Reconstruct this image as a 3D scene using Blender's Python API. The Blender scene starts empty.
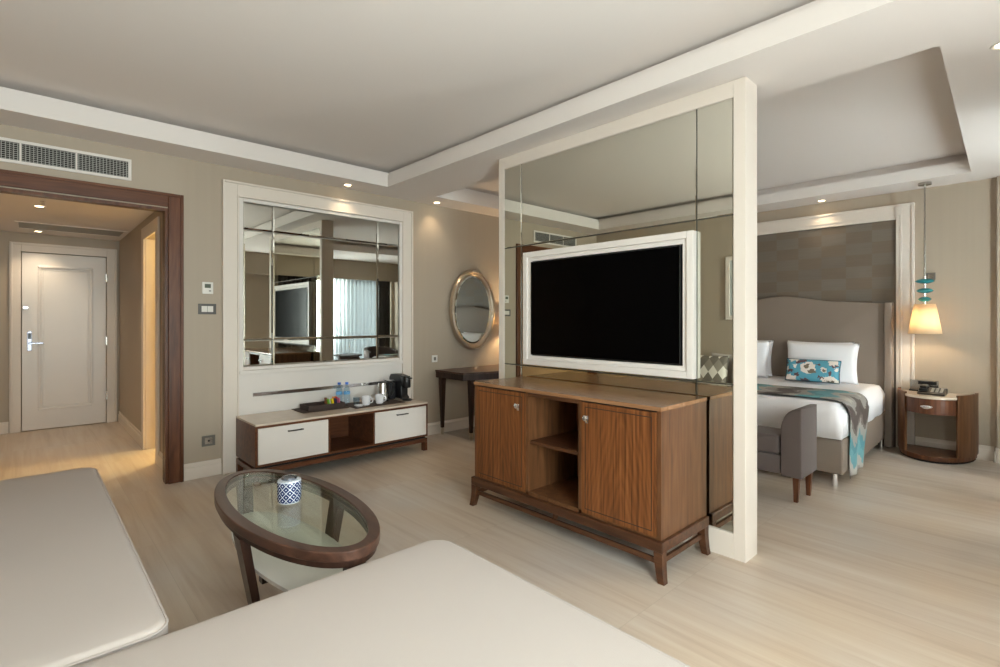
import bpy, bmesh, math, random
from math import pi, sin, cos, radians
from mathutils import Vector, Matrix
random.seed(7)
sc = bpy.context.scene
COL = sc.collection

# ------------------------------------------------------------------ camera
cam = bpy.data.cameras.new('camera'); camo = bpy.data.objects.new('camera', cam); COL.objects.link(camo)
camo.location = (0, 0, 1.32); camo.rotation_euler = (radians(90), 0, radians(-43))
cam.sensor_width = 36; cam.lens = 508/1000*36; cam.shift_y = -0.014; cam.clip_start = 0.05
sc.camera = camo
# ------------------------------------------------------------------ world, exposure
w = bpy.data.worlds.new('sky'); sc.world = w; w.use_nodes = True
w.node_tree.nodes['Background'].inputs[0].default_value = (.90, .94, 1.0, 1)
w.node_tree.nodes['Background'].inputs[1].default_value = 3.0
sc.view_settings.view_transform = 'Standard'; sc.view_settings.look = 'None'
sc.view_settings.gamma = 1; sc.view_settings.use_curve_mapping = False
sc.view_settings.exposure = 0.95
sc.cycles.max_bounces = 14; sc.cycles.diffuse_bounces = 7; sc.cycles.glossy_bounces = 7
sc.cycles.transmission_bounces = 10; sc.cycles.transparent_max_bounces = 12
sc.cycles.caustics_reflective = False; sc.cycles.caustics_refractive = False
sc.cycles.sample_clamp_indirect = 6
def area(name, loc, rot, sx, sy, e, col):
    l = bpy.data.lights.new(name, 'AREA'); l.shape = 'RECTANGLE'; l.size = sx; l.size_y = sy
    l.energy = e; l.color = col
    o = bpy.data.objects.new(name, l); COL.objects.link(o); o.location = loc; o.rotation_euler = rot
    return o
# daylight entering by the two windows of the garden side (lights stand just outside the glass)
area('daylight_living', (0.20, -1.45, 1.30), (radians(90), 0, 0), 2.0, 2.0, 168, (.99, .988, .98))
area('daylight_bedroom', (4.42, -1.45, 1.25), (radians(108), 0, 0), .85, 2.0, 410, (.99, .988, .985))

# ------------------------------------------------------------------ materials
def mat(name):
    m = bpy.data.materials.new(name); m.use_nodes = True
    nt = m.node_tree; b = nt.nodes['Principled BSDF']
    return m, nt, b
def s2l(c): return tuple(((v/255)/12.92 if v/255 <= .04045 else ((v/255+.055)/1.055)**2.4) for v in c) + (1,)
def plain(name, col, rough=.5, metal=0, bump=0, bscale=300, spec=.5, **k):
    m, nt, b = mat(name)
    b.inputs['Base Color'].default_value = s2l(col); b.inputs['Roughness'].default_value = rough
    b.inputs['Metallic'].default_value = metal; b.inputs['Specular IOR Level'].default_value = spec
    # slight tonal variation so nothing is a flat colour
    tc = nt.nodes.new('ShaderNodeTexCoord'); n = nt.nodes.new('ShaderNodeTexNoise'); n.inputs['Scale'].default_value = k.get('vscale', 6)
    n.inputs['Detail'].default_value = 4
    nt.links.new(tc.outputs['Object'], n.inputs['Vector'])
    mr = nt.nodes.new('ShaderNodeMapRange'); a = k.get('var', .03)
    mr.inputs['To Min'].default_value = 1-a; mr.inputs['To Max'].default_value = 1+a
    nt.links.new(n.outputs['Fac'], mr.inputs['Value'])
    vm = nt.nodes.new('ShaderNodeVectorMath'); vm.operation = 'SCALE'; vm.inputs[0].default_value = s2l(col)[:3]
    nt.links.new(mr.outputs[0], vm.inputs['Scale']); nt.links.new(vm.outputs[0], b.inputs['Base Color'])
    if bump:
        n2 = nt.nodes.new('ShaderNodeTexNoise'); n2.inputs['Scale'].default_value = bscale
        nt.links.new(tc.outputs['Object'], n2.inputs['Vector'])
        bp = nt.nodes.new('ShaderNodeBump'); bp.inputs['Strength'].default_value = bump; bp.inputs['Distance'].default_value = .002
        nt.links.new(n2.outputs['Fac'], bp.inputs['Height']); nt.links.new(bp.outputs[0], b.inputs['Normal'])
    return m
def ramp(nt, stops, interp='LINEAR'):
    r = nt.nodes.new('ShaderNodeValToRGB'); cr = r.color_ramp; cr.interpolation = interp
    while len(cr.elements) < len(stops): cr.elements.new(.5)
    for e, (p, c) in zip(cr.elements, stops): e.position = p; e.color = s2l(c)
    return r
def wood(name, dark, mid, light, axis='Z', rough=.38, scale=1.0, cathedral=.0, coat=.05):
    m, nt, b = mat(name)
    tc = nt.nodes.new('ShaderNodeTexCoord'); mp = nt.nodes.new('ShaderNodeMapping')
    s = [22*scale]*3; s['XYZ'.index(axis)] = 1.3*scale
    mp.inputs['Scale'].default_value = s
    nt.links.new(tc.outputs['Object'], mp.inputs['Vector'])
    n = nt.nodes.new('ShaderNodeTexNoise'); n.inputs['Scale'].default_value = 1; n.inputs['Detail'].default_value = 6
    n.inputs['Roughness'].default_value = .65; n.inputs['Distortion'].default_value = .4
    nt.links.new(mp.outputs[0], n.inputs['Vector'])
    mp2 = nt.nodes.new('ShaderNodeMapping'); s2 = [7*scale]*3; s2['XYZ'.index(axis)] = .9*scale; mp2.inputs['Scale'].default_value = s2
    nt.links.new(tc.outputs['Object'], mp2.inputs['Vector'])
    wv = nt.nodes.new('ShaderNodeTexNoise'); wv.inputs['Scale'].default_value = 1; wv.inputs['Detail'].default_value = 2
    nt.links.new(mp2.outputs[0], wv.inputs['Vector'])
    mu = nt.nodes.new('ShaderNodeMath'); mu.operation = 'MULTIPLY'; mu.inputs[1].default_value = 9
    nt.links.new(wv.outputs['Fac'], mu.inputs[0])
    fr = nt.nodes.new('ShaderNodeMath'); fr.operation = 'PINGPONG'; fr.inputs[1].default_value = .5
    nt.links.new(mu.outputs[0], fr.inputs[0])
    ad = nt.nodes.new('ShaderNodeMath'); ad.operation = 'MULTIPLY_ADD'; ad.inputs[1].default_value = .22
    nt.links.new(fr.outputs[0], ad.inputs[0])
    mm = nt.nodes.new('ShaderNodeMath'); mm.operation = 'MULTIPLY'; mm.inputs[1].default_value = .92
    nt.links.new(n.outputs['Fac'], mm.inputs[0]); nt.links.new(mm.outputs[0], ad.inputs[2])
    r = ramp(nt, [(.28, dark), (.5, mid), (.74, light)])
    nt.links.new(ad.outputs[0], r.inputs[0]); nt.links.new(r.outputs[0], b.inputs['Base Color'])
    b.inputs['Roughness'].default_value = rough; b.inputs['Specular IOR Level'].default_value = .32; b.inputs['Coat Weight'].default_value = coat; b.inputs['Coat Roughness'].default_value = .15
    return m
def veneer(name, dark, mid, light, yc):
    """book-matched cathedral grain on a door, symmetric about y = yc (world coordinates of a fixed cabinet)"""
    m, nt, b = mat(name)
    g = nt.nodes.new('ShaderNodeNewGeometry'); sx = nt.nodes.new('ShaderNodeSeparateXYZ'); nt.links.new(g.outputs['Position'], sx.inputs[0])
    def M(op, a, c=None, d=None):
        k = nt.nodes.new('ShaderNodeMath'); k.operation = op
        for i, v in enumerate((a, c, d)):
            if v is None: continue
            if isinstance(v, (int, float)): k.inputs[i].default_value = v
            else: nt.links.new(v, k.inputs[i])
        return k.outputs[0]
    dy = M('ABSOLUTE', M('SUBTRACT', sx.outputs['Y'], yc))
    cb = nt.nodes.new('ShaderNodeCombineXYZ')
    nt.links.new(M('MULTIPLY', dy, 5), cb.inputs[0]); nt.links.new(M('MULTIPLY', sx.outputs['Z'], 1.5), cb.inputs[1])
    n = nt.nodes.new('ShaderNodeTexNoise'); n.inputs['Scale'].default_value = 1; n.inputs['Detail'].default_value = 2; nt.links.new(cb.outputs[0], n.inputs['Vector'])
    v = M('ADD', M('MULTIPLY', M('POWER', M('ADD', M('MULTIPLY', dy, dy), .0012), .5), 34),
          M('ADD', M('MULTIPLY', sx.outputs['Z'], 5.0), M('MULTIPLY', n.outputs['Fac'], 7)))
    wv = M('PINGPONG', v, .5)
    mp = nt.nodes.new('ShaderNodeMapping'); mp.inputs['Scale'].default_value = (70, 70, 1.6); nt.links.new(g.outputs['Position'], mp.inputs[0])
    n2 = nt.nodes.new('ShaderNodeTexNoise'); n2.inputs['Scale'].default_value = 1; n2.inputs['Detail'].default_value = 5; nt.links.new(mp.outputs[0], n2.inputs['Vector'])
    t = M('ADD', M('MULTIPLY', wv, .20), M('MULTIPLY', n2.outputs['Fac'], .92))
    r = ramp(nt, [(.30, dark), (.52, mid), (.76, light)])
    nt.links.new(t, r.inputs[0]); nt.links.new(r.outputs[0], b.inputs['Base Color'])
    b.inputs['Roughness'].default_value = .38; b.inputs['Specular IOR Level'].default_value = .3; b.inputs['Coat Weight'].default_value = .03; b.inputs['Coat Roughness'].default_value = .15
    return m
def mirror(name, col, rough=.0):
    m, nt, b = mat(name)
    b.inputs['Base Color'].default_value = s2l(col); b.inputs['Metallic'].default_value = 1; b.inputs['Roughness'].default_value = rough
    return m
def emis(name, col, s):
    m, nt, b = mat(name)
    b.inputs['Base Color'].default_value = s2l(col); b.inputs['Emission Color'].default_value = s2l(col); b.inputs['Emission Strength'].default_value = s
    return m
def glassm(name, col=(240, 250, 245), rough=0, thin=False, ior=1.45):
    m, nt, b = mat(name)
    if thin:   # clear sheet: fresnel mix of mirror and transparency
        nt.nodes.remove(b); out = nt.nodes['Material Output']
        lw = nt.nodes.new('ShaderNodeLayerWeight'); lw.inputs[0].default_value = .5
        pw = nt.nodes.new('ShaderNodeMath'); pw.operation = 'POWER'; pw.inputs[1].default_value = 5; nt.links.new(lw.outputs['Facing'], pw.inputs[0])
        fr = nt.nodes.new('ShaderNodeMath'); fr.operation = 'MULTIPLY_ADD'; fr.inputs[1].default_value = .9; fr.inputs[2].default_value = ((ior-1)/(ior+1))**2
        nt.links.new(pw.outputs[0], fr.inputs[0])
        t = nt.nodes.new('ShaderNodeBsdfTransparent'); t.inputs[0].default_value = s2l(col)
        g = nt.nodes.new('ShaderNodeBsdfGlossy'); g.inputs['Roughness'].default_value = rough
        mx = nt.nodes.new('ShaderNodeMixShader'); nt.links.new(fr.outputs[0], mx.inputs[0]); nt.links.new(t.outputs[0], mx.inputs[1]); nt.links.new(g.outputs[0], mx.inputs[2])
        nt.links.new(mx.outputs[0], out.inputs[0]); return m
    b.inputs['Base Color'].default_value = s2l(col); b.inputs['Transmission Weight'].default_value = 1; b.inputs['Roughness'].default_value = rough
    b.inputs['IOR'].default_value = ior
    return m
def sheer(name, col, transp, transl=.6):
    m, nt, b = mat(name); nt.nodes.remove(b); out = nt.nodes['Material Output']
    d = nt.nodes.new('ShaderNodeBsdfDiffuse'); d.inputs[0].default_value = s2l(col)
    t = nt.nodes.new('ShaderNodeBsdfTranslucent'); t.inputs[0].default_value = s2l(col)
    tr = nt.nodes.new('ShaderNodeBsdfTransparent')
    a = nt.nodes.new('ShaderNodeMixShader'); a.inputs[0].default_value = transl
    nt.links.new(d.outputs[0], a.inputs[1]); nt.links.new(t.outputs[0], a.inputs[2])
    c = nt.nodes.new('ShaderNodeMixShader'); c.inputs[0].default_value = transp
    nt.links.new(a.outputs[0], c.inputs[1]); nt.links.new(tr.outputs[0], c.inputs[2]); nt.links.new(c.outputs[0], out.inputs[0])
    return m

def wallpaper(name, c1, c2, rough=.55):
    m, nt, b = mat(name)
    tc = nt.nodes.new('ShaderNodeTexCoord'); mp = nt.nodes.new('ShaderNodeMapping'); mp.inputs['Scale'].default_value = (26, 26, .6)
    nt.links.new(tc.outputs['Object'], mp.inputs[0])
    n = nt.nodes.new('ShaderNodeTexNoise'); n.inputs['Scale'].default_value = 1; n.inputs['Detail'].default_value = 5; nt.links.new(mp.outputs[0], n.inputs['Vector'])
    r = ramp(nt, [(.3, c1), (.7, c2)]); nt.links.new(n.outputs['Fac'], r.inputs[0]); nt.links.new(r.outputs[0], b.inputs['Base Color'])
    b.inputs['Roughness'].default_value = rough
    return m
def floor_mat():
    m, nt, b = mat('travertine_floor')
    g = nt.nodes.new('ShaderNodeNewGeometry'); sx = nt.nodes.new('ShaderNodeSeparateXYZ'); nt.links.new(g.outputs['Position'], sx.inputs[0])
    def M(op, a, c=None, d=None):
        k = nt.nodes.new('ShaderNodeMath'); k.operation = op
        for i, v in enumerate((a, c, d)):
            if v is None: continue
            if isinstance(v, (int, float)): k.inputs[i].default_value = v
            else: nt.links.new(v, k.inputs[i])
        return k.outputs[0]
    TX, TY = 1.16, 1.16
    u = M('DIVIDE', M('SUBTRACT', sx.outputs['X'], .55), TX); v = M('DIVIDE', M('SUBTRACT', sx.outputs['Y'], 1.24), TY)
    iu = M('FLOOR', u); iv = M('FLOOR', v)
    fu = M('FRACT', u); fv = M('FRACT', v)
    ju = M('LESS_THAN', M('MULTIPLY', M('MINIMUM', fu, M('SUBTRACT', 1, fu)), TX), .0014)
    jv = M('LESS_THAN', M('MULTIPLY', M('MINIMUM', fv, M('SUBTRACT', 1, fv)), TY), .0014)
    j = M('MAXIMUM', ju, jv)
    cb = nt.nodes.new('ShaderNodeCombineXYZ'); nt.links.new(iu, cb.inputs[0]); nt.links.new(iv, cb.inputs[1])
    wn = nt.nodes.new('ShaderNodeTexWhiteNoise'); nt.links.new(cb.outputs[0], wn.inputs['Vector'])
    # streaks along Y, shifted per tile
    cx = nt.nodes.new('ShaderNodeCombineXYZ')
    nt.links.new(M('MULTIPLY', sx.outputs['X'], 15), cx.inputs[0]); nt.links.new(M('MULTIPLY', sx.outputs['Y'], .7), cx.inputs[1])
    nt.links.new(M('MULTIPLY', wn.outputs['Value'], 5), cx.inputs[2])
    n = nt.nodes.new('ShaderNodeTexNoise'); n.inputs['Scale'].default_value = 1; n.inputs['Detail'].default_value = 7; n.inputs['Roughness'].default_value = .62; n.inputs['Distortion'].default_value = .5
    nt.links.new(cx.outputs[0], n.inputs['Vector'])
    r = ramp(nt, [(.25, (184, 167, 151)), (.46, (202, 188, 174)), (.60, (208, 197, 184)), (.80, (216, 207, 197))])
    nt.links.new(n.outputs['Fac'], r.inputs[0])
    # broad patches of grey and honey
    n2 = nt.nodes.new('ShaderNodeTexNoise'); n2.inputs['Scale'].default_value = .9; nt.links.new(g.outputs['Position'], n2.inputs['Vector'])
    r2 = ramp(nt, [(.35, (255, 247, 235)), (.65, (247, 250, 255))]); nt.links.new(n2.outputs['Fac'], r2.inputs[0])
    mx = nt.nodes.new('ShaderNodeMix'); mx.data_type = 'RGBA'; mx.blend_type = 'MULTIPLY'; mx.inputs[0].default_value = 1
    nt.links.new(r.outputs[0], mx.inputs[6]); nt.links.new(r2.outputs[0], mx.inputs[7])
    # floor colour multiplied by grey in a rectangle under the dressing table
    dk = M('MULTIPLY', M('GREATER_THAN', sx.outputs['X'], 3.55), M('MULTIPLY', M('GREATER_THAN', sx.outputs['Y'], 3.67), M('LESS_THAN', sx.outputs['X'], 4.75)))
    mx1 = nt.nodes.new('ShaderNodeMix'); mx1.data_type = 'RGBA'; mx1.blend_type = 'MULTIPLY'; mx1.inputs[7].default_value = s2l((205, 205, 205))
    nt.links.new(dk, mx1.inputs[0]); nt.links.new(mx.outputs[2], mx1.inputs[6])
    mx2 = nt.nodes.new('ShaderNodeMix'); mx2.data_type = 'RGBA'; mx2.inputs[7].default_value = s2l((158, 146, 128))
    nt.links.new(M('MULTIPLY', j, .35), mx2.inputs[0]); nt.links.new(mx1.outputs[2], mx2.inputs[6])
    nt.links.new(mx2.outputs[2], b.inputs['Base Color'])
    b.inputs['Roughness'].default_value = .34; b.inputs['Specular IOR Level'].default_value = .4
    return m

MT = {}
MT['wall'] = wallpaper('taupe_wallpaper', (172, 159, 142), (174, 161, 144))
MT['white'] = plain('white_lacquer', (226, 221, 216), .35, var=.015)
MT['cream'] = plain('cream_paint', (224, 215, 205), .45, var=.015)
MT['ceil'] = plain('ceiling_paint', (226, 220, 216), .9, var=.012, vscale=1)
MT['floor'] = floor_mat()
MT['walnut'] = wood('walnut', (70, 44, 27), (99, 65, 40), (120, 82, 53), 'Z')
MT['walnut_y'] = wood('walnut_along_y', (52, 31, 20), (78, 48, 30), (98, 64, 42), 'Y')
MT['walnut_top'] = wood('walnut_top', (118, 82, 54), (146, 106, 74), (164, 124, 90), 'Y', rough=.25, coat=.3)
MT['walnut_d'] = wood('dark_walnut', (60, 34, 21), (92, 54, 33), (114, 71, 45), 'Z')
MT['walnut_dx'] = wood('dark_walnut_x', (60, 34, 21), (92, 54, 33), (114, 71, 45), 'X')
MT['espresso'] = wood('espresso_wood', (34, 22, 18), (52, 34, 27), (70, 47, 37), 'Z', rough=.3)
MT['espresso_x'] = wood('espresso_wood_x', (50, 32, 25), (76, 50, 39), (98, 67, 52), 'X', rough=.3)
MT['rim'] = wood('table_rim_wood', (50, 33, 26), (72, 48, 38), (90, 62, 50), 'Y', rough=.3, coat=.2)
MT['black'] = plain('black_plastic', (16, 16, 18), .35)
MT['blackgap'] = plain('dark_gap', (20, 16, 13), .8)
MT['screen'] = plain('screen_glass', (2, 2, 3), .2, spec=.08, var=0)
MT['chrome'] = mirror('chrome', (228, 228, 230), .15)
MT['steel'] = mirror('brushed_steel', (180, 176, 170), .25)
MT['bronze'] = mirror('champagne_silver', (205, 192, 174), .3)
MT['mir_g'] = mirror('smoked_mirror', (224, 224, 212))
MT['mir_e'] = mirror('mirror_bevel', (150, 152, 142), .05)
MT['mir_w'] = mirror('silver_mirror', (208, 210, 204))
MT['mir_we'] = mirror('silver_mirror_bevel', (225, 228, 226), .03)
MT['vdark'] = plain('inlay_line', (48, 28, 18), .5)
MT['marble'] = plain('beige_marble', (208, 194, 178), .22, var=.09, vscale=9)
MT['sofa'] = plain('sofa_linen', (194, 185, 179), .95, bump=.35, bscale=500, var=.015, vscale=2)
MT['sheet'] = plain('white_linen', (242, 242, 246), .85, bump=.05, bscale=200, var=.01)
MT['hb'] = plain('taupe_leatherette', (134, 121, 110), .5, bump=.05, bscale=300, var=.02)
MT['bench'] = plain('grey_velvet', (90, 79, 76), .75, var=.07, vscale=12)
MT['bench'].node_tree.nodes['Principled BSDF'].inputs['Sheen Weight'].default_value = .12
MT['plastic'] = plain('white_plastic', (224, 222, 216), .4)
MT['grey'] = plain('grey_metal', (120, 118, 112), .35, .6)
MT['down'] = emis('downlight_lens', (255, 226, 178), 8)
MT['wicker'] = plain('dark_wicker', (62, 48, 42), .7, bump=.8, bscale=220, var=.25, vscale=60)
MT['teal'] = glassm('turquoise_glass', (70, 176, 184), .08)
MT['teal'].node_tree.nodes['Principled BSDF'].inputs['Transmission Weight'].default_value = .45
MT['glass'] = glassm('clear_glass', (248, 252, 246), thin=True, ior=1.55)
MT['glass_edge'] = plain('glass_edge_green', (62, 72, 62), .1)
MT['wglass'] = glassm('window_glass', (245, 250, 248), thin=True)
MT['pet'] = glassm('clear_plastic', (232, 240, 245), thin=True, ior=1.35)
MT['blue'] = plain('blue_cap', (50, 110, 205), .4)
MT['china'] = plain('white_china', (232, 232, 236), .2)
MT['sheer'] = sheer('sheer_white', (205, 210, 212), .10)
MT['sheer2'] = sheer('sheer_grey', (190, 192, 192), .2)
MT['drape'] = plain('charcoal_drape', (78, 74, 72), .9)

# ------------------------------------------------------------------ mesh helpers
class MB:
    def __init__(s): s.bm = bmesh.new()
    def box(s, x0, x1, y0, y1, z0, z1, bev=0, seg=2):
        t = bmesh.new(); bmesh.ops.create_cube(t, size=1)
        for v in t.verts: v.co = Vector(((x0+x1)/2+v.co.x*(x1-x0), (y0+y1)/2+v.co.y*(y1-y0), (z0+z1)/2+v.co.z*(z1-z0)))
        if bev: bmesh.ops.bevel(t, geom=list(t.edges), offset=bev, segments=seg, profile=.5, affect='EDGES')
        return s.merge(t)
    def merge(s, t, mtx=None):
        if mtx is not None: bmesh.ops.transform(t, matrix=mtx, verts=t.verts)
        me = bpy.data.meshes.new('t'); t.to_mesh(me); t.free(); s.bm.from_mesh(me); bpy.data.meshes.remove(me); return s
    def prism(s, pts, h0, h1, axis='Z', bev=0, seg=2):
        """pts: 2-D outline; extruded along axis. axis Z: (x,y); X: (y,z); Y: (x,z)"""
        t = bmesh.new()
        def P(a, b, h): return {'Z': (a, b, h), 'X': (h, a, b), 'Y': (a, h, b)}[axis]
        lo = [t.verts.new(P(a, b, h0)) for a, b in pts]; hi = [t.verts.new(P(a, b, h1)) for a, b in pts]
        t.faces.new(lo); t.faces.new(hi); n = len(pts)
        for i in range(n): t.faces.new([lo[i], lo[(i+1) % n], hi[(i+1) % n], hi[i]])
        bmesh.ops.recalc_face_normals(t, faces=t.faces)
        if bev:
            es = [e for e in t.edges if abs(e.verts[0].co['XYZ'.index(axis)]-e.verts[1].co['XYZ'.index(axis)]) < 1e-6]
            bmesh.ops.bevel(t, geom=es, offset=bev, segments=seg, profile=.5, affect='EDGES')
        return s.merge(t)
    def ring(s, outer, inner, z0, z1):
        """closed annulus of two outlines with equal point counts, extruded in z"""
        t = bmesh.new(); n = len(outer)
        L = [[t.verts.new((x, y, z)) for x, y in o] for o in (outer, inner) for z in (z0, z1)]
        for i in range(n):
            k = (i+1) % n
            t.faces.new([L[0][i], L[0][k], L[1][k], L[1][i]]); t.faces.new([L[2][i], L[3][i], L[3][k], L[2][k]])
            t.faces.new([L[1][i], L[1][k], L[3][k], L[3][i]]); t.faces.new([L[0][i], L[2][i], L[2][k], L[0][k]])
        bmesh.ops.recalc_face_normals(t, faces=t.faces)
        return s.merge(t)
    def lathe(s, prof, c=(0, 0, 0), n=32, sx=1, sy=1, mtx=None):
        t = bmesh.new(); rings = []
        for r, z in prof:
            if r < 1e-5: rings.append([t.verts.new((c[0], c[1], c[2]+z))])
            else: rings.append([t.verts.new((c[0]+r*sx*cos(2*pi*i/n), c[1]+r*sy*sin(2*pi*i/n), c[2]+z)) for i in range(n)])
        for a, b in zip(rings, rings[1:]):
            for i in range(n):
                k = (i+1) % n
                if len(a) == 1 and len(b) == 1: continue
                if len(a) == 1: t.faces.new([a[0], b[k], b[i]])
                elif len(b) == 1: t.faces.new([a[i], a[k], b[0]])
                else: t.faces.new([a[i], a[k], b[k], b[i]])
        bmesh.ops.recalc_face_normals(t, faces=t.faces)
        return s.merge(t, mtx)
    def taper(s, p0, p1, a0, b0, a1, b1):
        """square-section bar from p0 (half sizes a0,b0) to p1 (a1,b1)"""
        t = bmesh.new()
        A = [t.verts.new((p0[0]+i*a0, p0[1]+j*b0, p0[2])) for i, j in ((-1, -1), (1, -1), (1, 1), (-1, 1))]
        B = [t.verts.new((p1[0]+i*a1, p1[1]+j*b1, p1[2])) for i, j in ((-1, -1), (1, -1), (1, 1), (-1, 1))]
        t.faces.new(A); t.faces.new(B)
        for i in range(4): t.faces.new([A[i], A[(i+1) % 4], B[(i+1) % 4], B[i]])
        bmesh.ops.recalc_face_normals(t, faces=t.faces)
        return s.merge(t)
    def loft(s, secs):
        """secs: list of lists of 3-D points, same count; capped"""
        t = bmesh.new(); R = [[t.verts.new(p) for p in q] for q in secs]; n = len(R[0])
        t.faces.new(R[0]); t.faces.new(R[-1])
        for a, b in zip(R, R[1:]):
            for i in range(n): t.faces.new([a[i], a[(i+1) % n], b[(i+1) % n], b[i]])
        bmesh.ops.recalc_face_normals(t, faces=t.faces)
        return s.merge(t)
    def tube(s, pts, r, n=8, closed=False):
        t = bmesh.new(); P = [Vector(p) for p in pts]; m = len(P); R = []
        for i in range(m):
            a = P[(i-1) % m] if (closed or i > 0) else P[i]; b = P[(i+1) % m] if (closed or i < m-1) else P[i]
            d = (b-a).normalized(); u = d.cross(Vector((0, 0, 1)))
            if u.length < 1e-3: u = d.cross(Vector((0, 1, 0)))
            u.normalize(); v = d.cross(u).normalized()
            R.append([t.verts.new(P[i]+(u*cos(2*pi*k/n)+v*sin(2*pi*k/n))*r) for k in range(n)])
        for i in range(m if closed else m-1):
            a, b = R[i], R[(i+1) % m]
            for k in range(n): t.faces.new([a[k], a[(k+1) % n], b[(k+1) % n], b[k]])
        if not closed: t.faces.new(R[0]); t.faces.new(R[-1])
        bmesh.ops.recalc_face_normals(t, faces=t.faces)
        return s.merge(t)
    def go(s, name, m, parent=None, smooth=False, bevel=0, label=None, seg=2):
        me = bpy.data.meshes.new(name); s.bm.to_mesh(me); s.bm.free()
        for p in me.polygons: p.use_smooth = bool(smooth)
        me.materials.append(MT[m] if isinstance(m, str) else m)
        o = bpy.data.objects.new(name, me); COL.objects.link(o)
        if parent: 
            o.parent = parent; o.location = -WORLD[parent.name]; WORLD[o.name] = Vector((0, 0, 0)) 
        else: WORLD[o.name] = Vector((0, 0, 0))
        if bevel:
            bm_ = o.modifiers.new('bevel', 'BEVEL'); bm_.width = bevel; bm_.segments = seg; bm_.limit_method = 'ANGLE'; bm_.angle_limit = radians(40)
        if smooth and smooth != 2:
            try:
                me.set_sharp_from_angle(angle=radians(40))
            except Exception: pass
        if label: o['label'] = label
        return o
WORLD = {}   # world position of each object's origin (all meshes are modelled in world coordinates)
def thing(name, label, cat, loc=(0, 0, 0), group=None):
    o = bpy.data.objects.new(name, None); COL.objects.link(o); o.location = loc; o.empty_display_size = .1
    o['label'] = label; o['category'] = cat
    if group: o['group'] = group
    WORLD[o.name] = Vector(loc); return o
def tag(o, label, cat, group=None):
    o['label'] = label; o['category'] = cat
    if group: o['group'] = group
    return o
def struct(o): o['kind'] = 'structure'; return o
def B(*a, **k): m = MB(); m.box(*a, **k); return m

# ================================================================== ROOM SHELL
YA, XB, XC, YD = 4.806, 6.60, -.85, -1.20
H = 2.835; SO = 2.64
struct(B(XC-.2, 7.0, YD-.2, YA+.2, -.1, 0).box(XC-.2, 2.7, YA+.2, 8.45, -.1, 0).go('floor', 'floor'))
# wall with the entry opening (opening X -.76 .. .84, z < 2.215)
m = B(.84, XB+.1, YA, YA+.14, 0, H); m.box(-.76, .84, YA, YA+.14, 2.215, H); m.box(XC-.1, -.76, YA, YA+.14, 0, H)
struct(m.go('wall_left', 'wall'))
struct(B(XB, XB+.14, YD, YA, 0, H).go('wall_right', 'wall'))
struct(B(XC-.14, XC, YD-.1, YA, 0, H).go('wall_sofa', 'wall'))
# window wall, two openings up to z 2.25
m = B(XC, -1.0+.25, YD-.2, YD, 0, H); m.box(1.35, 4.0, YD-.2, YD, 0, H); m.box(6.45, XB+.1, YD-.2, YD, 0, H)
m.box(-.75, 1.35, YD-.2, YD, 2.25, H); m.box(4.0, 6.45, YD-.2, YD, 2.25, H)
struct(m.go('wall_window', 'wall'))
# shallow pier at the right end of the bed wall
struct(B(6.54, XB, YD, .300, 0, SO).go('wall_pier', 'wall'))
# curtain pelmets below the soffit
struct(B(XC, 3.0, YD+.16, YD+.2, 2.22, SO).go('trim_1', 'wall')); struct(B(3.0, 6.54, YD+.16, YD+.2, 2.22, SO).go('trim_2', 'wall'))

# ceiling: soffits with two recessed trays
LX0, LX1, LY0, LY1 = -.44, 2.63, -.75, 4.46
BX0, BX1, BY0, BY1 = 3.22, 6.18, .36, 4.48
m = B(XC, XB+.05, LY1+.0, YA, SO, SO+.115)            # along the entry wall
m.box(XC, LX0, YD, LY1, SO, SO+.115); m.box(LX0, LX1, YD, LY0, SO, SO+.115)
m.box(LX1, BX0, YD, LY1, SO, SO+.115)
m.prism([(BX0, YD), (XB, YD), (XB, .449), (BX1, .449), (BX0, .345)], SO, SO+.115)
m.box(BX1, XB, .449, LY1, SO, SO+.115)
struct(m.go('ceiling', 'ceil'))
def tray(x0, x1, y0, y1, steps):
    m = MB()
    for d, z0, z1 in steps:
        a, b, c, e = x0-d, x1+d, y0-d, y1+d
        m.box(a-.16, a, c-.16, e+.12, z0, z1); m.box(b, b+.16, c-.16, e+.12, z0, z1)
        m.box(a, b, c-.16, c, z0, z1); m.box(a, b, e, e+.12, z0, z1)
    return m
struct(tray(LX0, LX1, LY0, LY1, ((.03, SO+.1151, SO+.150), (.17, SO+.150, H))).go('trim_3', 'ceil')); struct(tray(BX0, BX1, BY0, BY1-.02, ((.11, SO+.1151, H),)).go('trim_4', 'ceil'))
struct(B(XC-.1, XB+.1, YD-.2, YA+.14, H, H+.1).go('ceiling', 'ceil'))

# baseboards
def bb(name, x0, x1, y0, y1, nx, ny):
    """profiled baseboard: plinth plus thinner cap; (nx,ny) is the side that faces the room"""
    m = MB(); m.box(x0, x1, y0, y1, 0, .10)
    t = .007
    m.box(x0+(t if nx < 0 else 0), x1-(t if nx > 0 else 0), y0+(t if ny < 0 else 0), y1-(t if ny > 0 else 0), .10, .135)
    return struct(m.go(name, 'cream', bevel=.003))
bb('baseboard_entry', .940, 1.218, YA-.018, YA-.001, 0, -1)
bb('baseboard_left', 3.135, XB-.02, YA-.018, YA-.001, 0, -1)
bb('baseboard_right', XB-.019, XB-.001, .319, .895, -1, 0)
bb('baseboard_right', XB-.019, XB-.001, 3.40, YA-.02, -1, 0)
bb('baseboard_pier', 6.522, 6.539, YD+.02, .300, -1, 0)
bb('baseboard_pier', 6.522, XB-.02, .301, .318, 0, 1)
bb('baseboard_sofa', XC+.001, XC+.018, YD+.02, YA-.02, 1, 0)
bb('baseboard_window', XC+.02, 6.52, YD+.001, YD+.018, 0, 1)

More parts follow.
